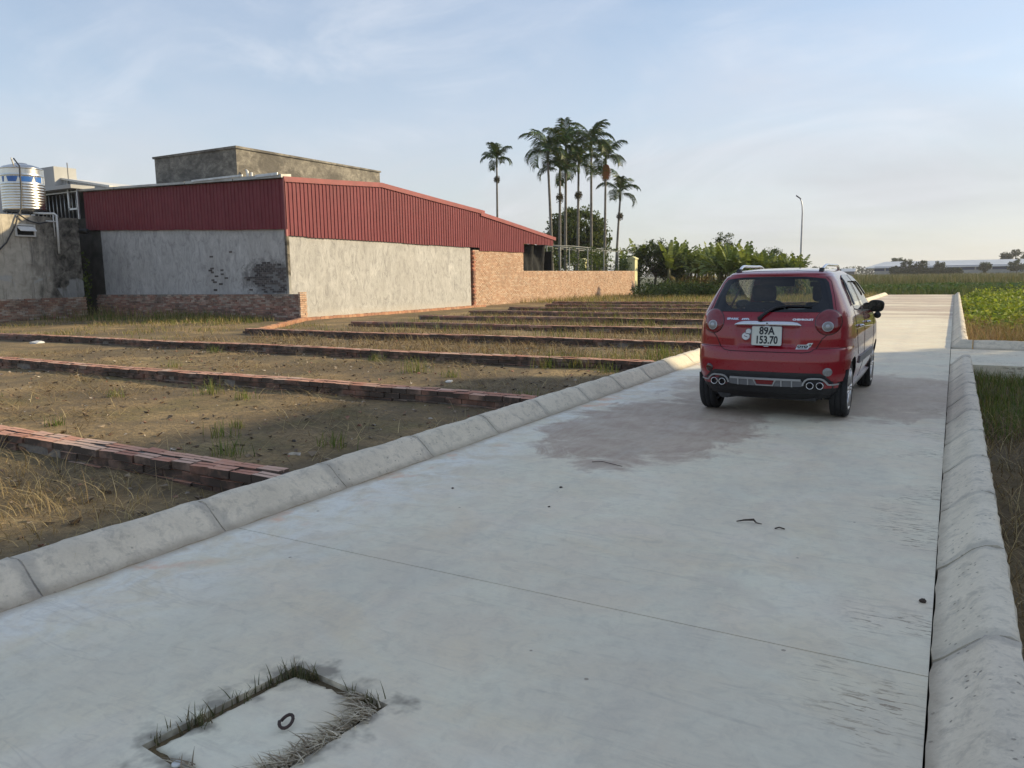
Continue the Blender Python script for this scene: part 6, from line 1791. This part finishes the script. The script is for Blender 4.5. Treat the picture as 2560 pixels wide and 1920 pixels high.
# weeds along the workshop front
P = scatter(8500, -33.5, -21.2, 16.0, 20.45, lot_z)
pr = np.clip((P[:, 1] - 16.4) / 3.4, 0.03, 1) * np.clip(0.6 + 0.7 * np.array([vnoise(a, b, 0.35, 5) for a, b in P[:, :2]]), 0.1, 1)
P = P[rng.random(len(P)) < pr]
hh = np.clip((P[:, 1] - 15.5) / 4.5, 0.25, 1) * np.clip(1.1 - (P[:, 0] + 33) / 17, 0.4, 1.1)
grass('wall_weeds', P, rng.uniform(0.25, 0.75, len(P)) * hh, 0.018, rng.uniform(0.1, 0.6, len(P)), YELG + FRESH + TAN, M['grass'], 2, label='tall yellow-green weeds along the low brick wall of the workshop', cat='weeds')
P = scatter(9000, -31, -17.5, 11.6, 18.5, lot_z)
dn = np.array([vnoise(a, b, 0.5, 15) for a, b in P[:, :2]])
P = P[dn + rng.normal(0, 0.3, len(dn)) > 0.3]
grass('thin_weeds', P, rng.uniform(0.05, 0.25, len(P)), 0.013, rng.uniform(0.3, 1.2, len(P)), TAN + YELG, M['grass'], 2, label='thin dry weeds on the lot before the workshop', cat='weeds')

# --- right verge
P = scatter(6500, 0.30, 2.2, 8.6, 13.55, verge_z)
grass('verge_grass', P, rng.uniform(0.06, 0.24, len(P)), 0.009, rng.uniform(0.1, 1.0, len(P)), FRESH + YELG + BROWN[:1], M['grass'], 3, label='short green grass in the lot below the side street', cat='grass')
P = scatter(5200, 0.28, 1.9, 1.6, 9.4, verge_z)
grass('verge_straw', P, rng.uniform(0.06, 0.28, len(P)), 0.006, rng.uniform(0.4, 2.2, len(P)), BROWN + TAN, M['straw'], 3, 0.4, label='dry brown grass beyond the right kerb', cat='dry grass')
fz = lambda x, y: -0.12 + 0.05 * vnoise(x, y, 0.7, 4)
P = scatter(9000, 0.32, 4.2, 16.7, 24.5, fz)
P = P[rng.random(len(P)) < np.clip((25.5 - P[:, 1]) / 4, 0, 1)]
grass('tall_dry_grass', P, rng.uniform(0.2, 0.55, len(P)), 0.011, rng.uniform(0.1, 0.9, len(P)), ((0.30, 0.20, 0.11), (0.24, 0.15, 0.08), (0.36, 0.27, 0.14), (0.17, 0.16, 0.05)), M['straw'], 3, label='tall dry reddish grass behind the side street kerb', cat='dry grass')
cen = [(0.75 + 9.0 * rnd.random() ** 1.4, rnd.uniform(20.5, 50), 0) for _ in range(400)]
P = np.concatenate([ell(150, (x, y, fz(x, y) + 0.12), (0.55, 0.6, rnd.uniform(0.25, 0.75) * np.clip((x - 0.2) / 1.2, 0.45, 1.1)), 0.35) for x, y, _ in cen])
P = P[(P[:, 2] > -0.15) & (P[:, 0] > 0.22)]
leafmass('green_creeper', P, rng.uniform(0.07, 0.15, len(P)), ((0.20, 0.26, 0.035), (0.25, 0.31, 0.045), (0.13, 0.18, 0.03), (0.30, 0.33, 0.07)), M['leaf'], 0.55, 0.8, label='bright yellow-green creeper bushes right of the far road', cat='bushes', kind='stuff')
# --- marsh field to the horizon
def fan(n, y0, y1, left, right, pw=1.0):
    y = y0 + (y1 - y0) * rng.uniform(0, 1, n) ** pw
    x = rng.uniform(0, 1, n) * ((right * y + 4) - (left * y)) + left * y
    return np.stack([x, y, np.full(n, GROUND_Z)], 1)
P = fan(40000, 54.2, 100, -0.16, 0.22, 1.3)
P = np.concatenate([P, np.stack([rng.uniform(0.3, 9, 5000), rng.uniform(48, 56, 5000), np.full(5000, -0.2)], 1)])
hx = np.array([vnoise(a * 0.25, b * 0.9, 0.35, 3) for a, b in P[:, :2]])
grass('marsh_grass', P, rng.uniform(0.35, 0.9, len(P)) * (1 + 0.45 * hx), 0.022 + 0.0003 * P[:, 1], rng.uniform(0.05, 0.5, len(P)), ((0.055, 0.085, 0.028), (0.075, 0.105, 0.034), (0.04, 0.065, 0.022), (0.10, 0.115, 0.045)), M['grass'], 2, label='marsh grass beyond the end of the road', cat='grass')
P = fan(48000, 95, 320, -0.20, 0.24, 1.25)
hx = np.array([vnoise(a * 0.1, b * 0.5, 0.2, 6) for a, b in P[:, :2]])
grass('far_marsh_grass', P, rng.uniform(0.6, 1.35, len(P)) * (1 + 0.35 * hx), 0.0006 * P[:, 1], rng.uniform(0.05, 0.5, len(P)), ((0.07, 0.085, 0.035), (0.11, 0.105, 0.055), (0.055, 0.07, 0.028), (0.13, 0.115, 0.065)), M['grass'], 2, label='brownish marsh grass stretching to the warehouse', cat='grass')
P = fan(13000, 58, 82, -0.15, 0.2)
P[:, 2] = GROUND_Z + rng.uniform(0.3, 0.75, len(P))
P = P[np.array([vnoise(a, b, 0.25, 8) for a, b in P[:, :2]]) > 0.0]
leafmass('marsh_leaves', P, rng.uniform(0.18, 0.42, len(P)), ((0.05, 0.10, 0.03), (0.06, 0.12, 0.035), (0.08, 0.13, 0.05)), M['leaf'], 0.8, 0.9, label='broad dark green leaves of marsh plants beyond the road end', cat='marsh plants', kind='stuff')
# --- trees on the horizon
DK = ((0.035, 0.05, 0.02), (0.05, 0.065, 0.025), (0.03, 0.045, 0.018))
far_trees = [(-14.3, 5.9, 2.4, 'dark tree with a ragged top before the left part of the warehouse'), (-9.8, 5.7, 2.2, 'round dense tree before the warehouse, second of the three'), (-4.9, 5.1, 1.7, 'thin tree before the warehouse, right of the round dense one'), (8.4, 4.5, 1.7, 'small tree standing alone before the blue warehouse wall'), (17.2, 5.2, 3.0, 'spreading tree at the right edge before the warehouse'), (-18.2, 3.7, 1.9, 'low bush at the left end of the dark hedge')]
for x, top, w, lb in far_trees:
    tree('distant_tree', lb, (x, 300, -0.4), top * 0.5, [((0, 0, top * 0.62), (w, w, top * 0.36), 1.0)], 40, 34, 0.55, DK, 0.2, 0.8, 'trees standing before the far warehouse')
for x, y, top, w, lb in ((21.5, 372, 10.0, 3.6, 'tall dark tree rising behind the warehouse roof at the right'), (17.0, 372, 8.6, 1.9, 'smaller tree beside the tall one behind the warehouse roof'), (-22.0, 372, 8.0, 3.4, 'pale tree showing over the left end of the warehouse roof')):
    tree('distant_tree', lb, (x, y, -0.4), top * 0.5, [((0, 0, top * 0.68), (w, w, top * 0.3), 1.0)], 46, 34, 0.7, DK, 0.25, 1.0)
P = np.concatenate([ell(420, (x, 297, 1.0), (1.3, 1.0, 1.6), 0.5) for x in np.arange(-18.5, 1.5, 1.3)])
leafmass('dark_hedge', P, 0.55, DK, M['leaf'], 0.2, 0.6, label='dark hedge in front of the left half of the warehouse', cat='hedge', kind='stuff')
P = []
for x in np.arange(-330, 40, 5.5):
    hh = 5.2 + 1.9 * vnoise(x * 0.05, 3, 1.0, 2) + rnd.uniform(-0.7, 1.3)
    P.append(ell(120, (x, 640 + rnd.uniform(-10, 10), hh * 0.5), (4.6, 4, hh * 0.62), 0.4))
P = np.concatenate(P)
leafmass('tree_line', P, rng.uniform(1.0, 2.2, len(P)), DK, M['leaf'], 0.2, 0.7, label='hazy line of trees along the horizon', cat='tree line', kind='stuff')
# --- manhole grass
P = []
cr, sr_ = math.cos(MH_R), math.sin(MH_R)
def edge_pts(n, u0, v0, u1, v1, s=0.012):
    t = rng.uniform(0, 1, n); u = u0 + (u1 - u0) * t + rng.normal(0, s, n); v = v0 + (v1 - v0) * t + rng.normal(0, s, n)
    return np.stack([MH_C.x + cr * u - sr_ * v, MH_C.y + sr_ * u + cr * v, np.full(n, -0.02)], 1)
a, b = MH_W / 2 - 0.012, MH_H / 2 - 0.012
P = np.concatenate([edge_pts(90, -a, -b, -a, b, 0.018), edge_pts(26, a * 0.3, b, a, b, 0.015), edge_pts(70, -a, b * 0.85, -a + 0.1, b), edge_pts(34, -a, -b * 0.5, -a + 0.04, -b * 0.35, 0.015)])
grass('manhole_green_grass', P, rng.uniform(0.025, 0.085, len(P)), 0.005, rng.uniform(0.1, 0.8, len(P)), ((0.08, 0.085, 0.04), (0.11, 0.11, 0.06), (0.17, 0.14, 0.09)), M['grass'], 3, label='short grass sprouting along the left gap of the manhole cover', cat='grass')
P = np.concatenate([edge_pts(430, a - 0.01, -b, a - 0.01, b * 0.85, 0.018), edge_pts(90, -a * 0.2, -b, a, -b, 0.018), edge_pts(120, a * 0.5, b, a, b * 0.7, 0.012)])
P[:, 2] = rng.uniform(-0.008, 0.004, len(P))
V, F = blades(P, rng.uniform(0.012, 0.034, len(P)), 0.006, rng.uniform(1.4, 3.6, len(P)), 4, 1.3, az=rng.normal(math.radians(215), 0.7, len(P)))
o = put('manhole_dry_grass', fmesh('manhole_dry_grass', V, F, M['straw'], np.repeat(pick(len(P), ((0.50, 0.44, 0.33), (0.40, 0.34, 0.25), (0.56, 0.50, 0.39), (0.26, 0.21, 0.15)), 0.3), 4, axis=0)))
tag(o, 'flattened dry grass lying over the right edge of the manhole cover', 'dry grass', kind='stuff')

# ------------------------------------------------------------------ small litter
def pebble(name, x, y, z, s, mat, label, cat, seed, flat=0.5):
    bm = bmesh.new(); bmesh.ops.create_icosphere(bm, subdivisions=2, radius=1.0)
    r = random.Random(seed)
    for v in bm.verts: v.co = v.co * (1 + r.uniform(-0.22, 0.22)); v.co.z *= flat
    me = bpy.data.meshes.new(name); bm.to_mesh(me); bm.free(); me.materials.append(mat)
    o = put(name, me, None, (x, y, z + s * flat * 0.6), (0, 0, r.uniform(0, 6)), (s * r.uniform(0.8, 1.5), s, s)); return tag(o, label, cat)
m = MB(); m.tube([(0, 0, 0.006), (0.08, 0.02, 0.012), (0.17, 0.0, 0.007), (0.26, -0.03, 0.006)], [0.0025, 0.003, 0.003, 0.002], 5)
o = m.build('twig', M['dark_litter'], None, smooth=True, label='thin dark twig on the brown stain left of the car', cat='twig'); o.location = (-2.35, 5.3, 0.0)
m = MB(); m.tube([(0, 0, 0.006), (0.04, 0.015, 0.015), (0.09, 0.03, 0.02), (0.11, 0.01, 0.01), (0.14, 0.015, 0.006)], [0.003, 0.005, 0.007, 0.004, 0.002], 6)
o = m.build('dead_leaf', M['dark_litter'], None, smooth=True, label='curled dead leaf on the road behind the right side of the car', cat='leaf'); o.location = (-1.02, 4.35, 0.0)
m = MB(); m.tube([(0, 0, 0.006), (0.02, 0.02, 0.01), (0.05, 0.015, 0.006)], 0.004, 5)
o = m.build('dead_leaf', M['dark_litter'], None, smooth=True, label='tiny curled leaf just right of the larger dead leaf', cat='leaf'); o.location = (-0.80, 4.32, 0.0)
pebble('clod', -2.25, 4.55, 0, 0.011, M['dark_litter'], 'dark clod on the road in front of the brown stain', 'clod', 1)
pebble('clod', -2.9, 4.2, 0, 0.009, M['dark_litter'], 'small dark clod near the left side of the road', 'clod', 2)
pebble('clod', -0.045, 3.62, 0, 0.014, M['dark_litter'], 'dark clod beside the right kerb joint', 'clod', 3, 0.8)
pebble('clod', -2.12, 4.12, 0, 0.008, M['dark_litter'], 'dark speck on the pale concrete below the first clod', 'clod', 5)
m = MB(); m.lathe([(0.016, 0.0), (0.016, 0.006), (0.012, 0.009), (0.001, 0.009)], 16); o = m.build('bottle_cap', M['litter'], None, smooth=True, label='pale bottle cap by the near edge of the manhole', cat='bottle cap'); o.location = (-1.925, 1.315, 0.002)
pebble('stone', -6.15, 8.9, -0.04, 0.05, M['litter'], 'white plastic scrap in the second lot', 'litter', 6, 0.4)
pebble('litter', -8.0, 7.65, -0.04, 0.08, M['litter'], 'pale crumpled litter behind the second brick wall', 'litter', 7, 0.3)
pebble('litter', -19.5, 10.5, -0.04, 0.16, M['litter'], 'white crumpled litter before the third brick wall at the left', 'litter', 8, 0.35)
pebble('stone', -4.75, 4.55, -0.05, 0.055, M['kerb'], 'grey stone in the shaded lot beside the kerb', 'stone', 9, 0.5)
# loose rubble too small to count
V = []; F = []
m = MB(); r3 = random.Random(77)
for i in range(3200):
    x = r3.uniform(-16, -4.1); y = r3.choice((r3.uniform(1.5, 3.4), r3.uniform(3.9, 7.1), r3.uniform(7.6, 10.9), r3.uniform(11.4, 14.5))); s = r3.uniform(0.006, 0.03) * (1 + y * 0.03)
    z = lot_z(x, y)
    c_ = r3.choice(((0.09, 0.065, 0.045), (0.14, 0.10, 0.07), (0.05, 0.04, 0.03), (0.52, 0.46, 0.38), (0.40, 0.34, 0.27), (0.30, 0.14, 0.09)))
    if i < 800: s = r3.uniform(0.02, 0.05); c_ = r3.choice(((0.20, 0.15, 0.09), (0.15, 0.105, 0.06), (0.26, 0.20, 0.13)))
    vv = [(x + r3.uniform(-s, s), y + r3.uniform(-s, s), z + r3.uniform(-0.2, 0.9) * s) for _ in range(6)]
    m.add(vv, [(0, 1, 2), (0, 2, 3), (3, 4, 5), (1, 4, 5), (2, 4, 0), (1, 3, 5)], c_)
o = m.build('rubble', M['brick_wall'], None, label='crumbs of soil and brick strewn over the lots', cat='rubble', kind='stuff')

# unseen tree added outside the frame to cast the shade on the side street
tree('added_shade_tree', 'unseen leafy tree added beyond the right edge to shade the side street', (11.4, 24.7, -0.2), 4.6, [((0, 0, 6.1), (1.1, 1.1, 1.1), 1.0)], 60, 60, 0.16, GREEN, 0.12, 0.36)

# ------------------------------------------------------------------ the hazy afternoon air
hz = MB(); hz.box(-1520, 1520, -140, 2220, -1.42, 17.0)
ho = hz.build('haze', None, None, label='thin pale afternoon haze over the fields', cat='haze', kind='stuff')
hm = bpy.data.materials.new('haze_air'); hm.use_nodes = True
hn = hm.node_tree.nodes; hn.clear()
ov = hn.new('ShaderNodeOutputMaterial'); pv = hn.new('ShaderNodeVolumePrincipled')
pv.inputs['Color'].default_value = (0.93, 0.95, 1.0, 1)
pv.inputs['Density'].default_value = 0.00028
pv.inputs['Anisotropy'].default_value = 0.2
hm.node_tree.links.new(pv.outputs[0], ov.inputs['Volume'])
ho.data.materials.append(hm)
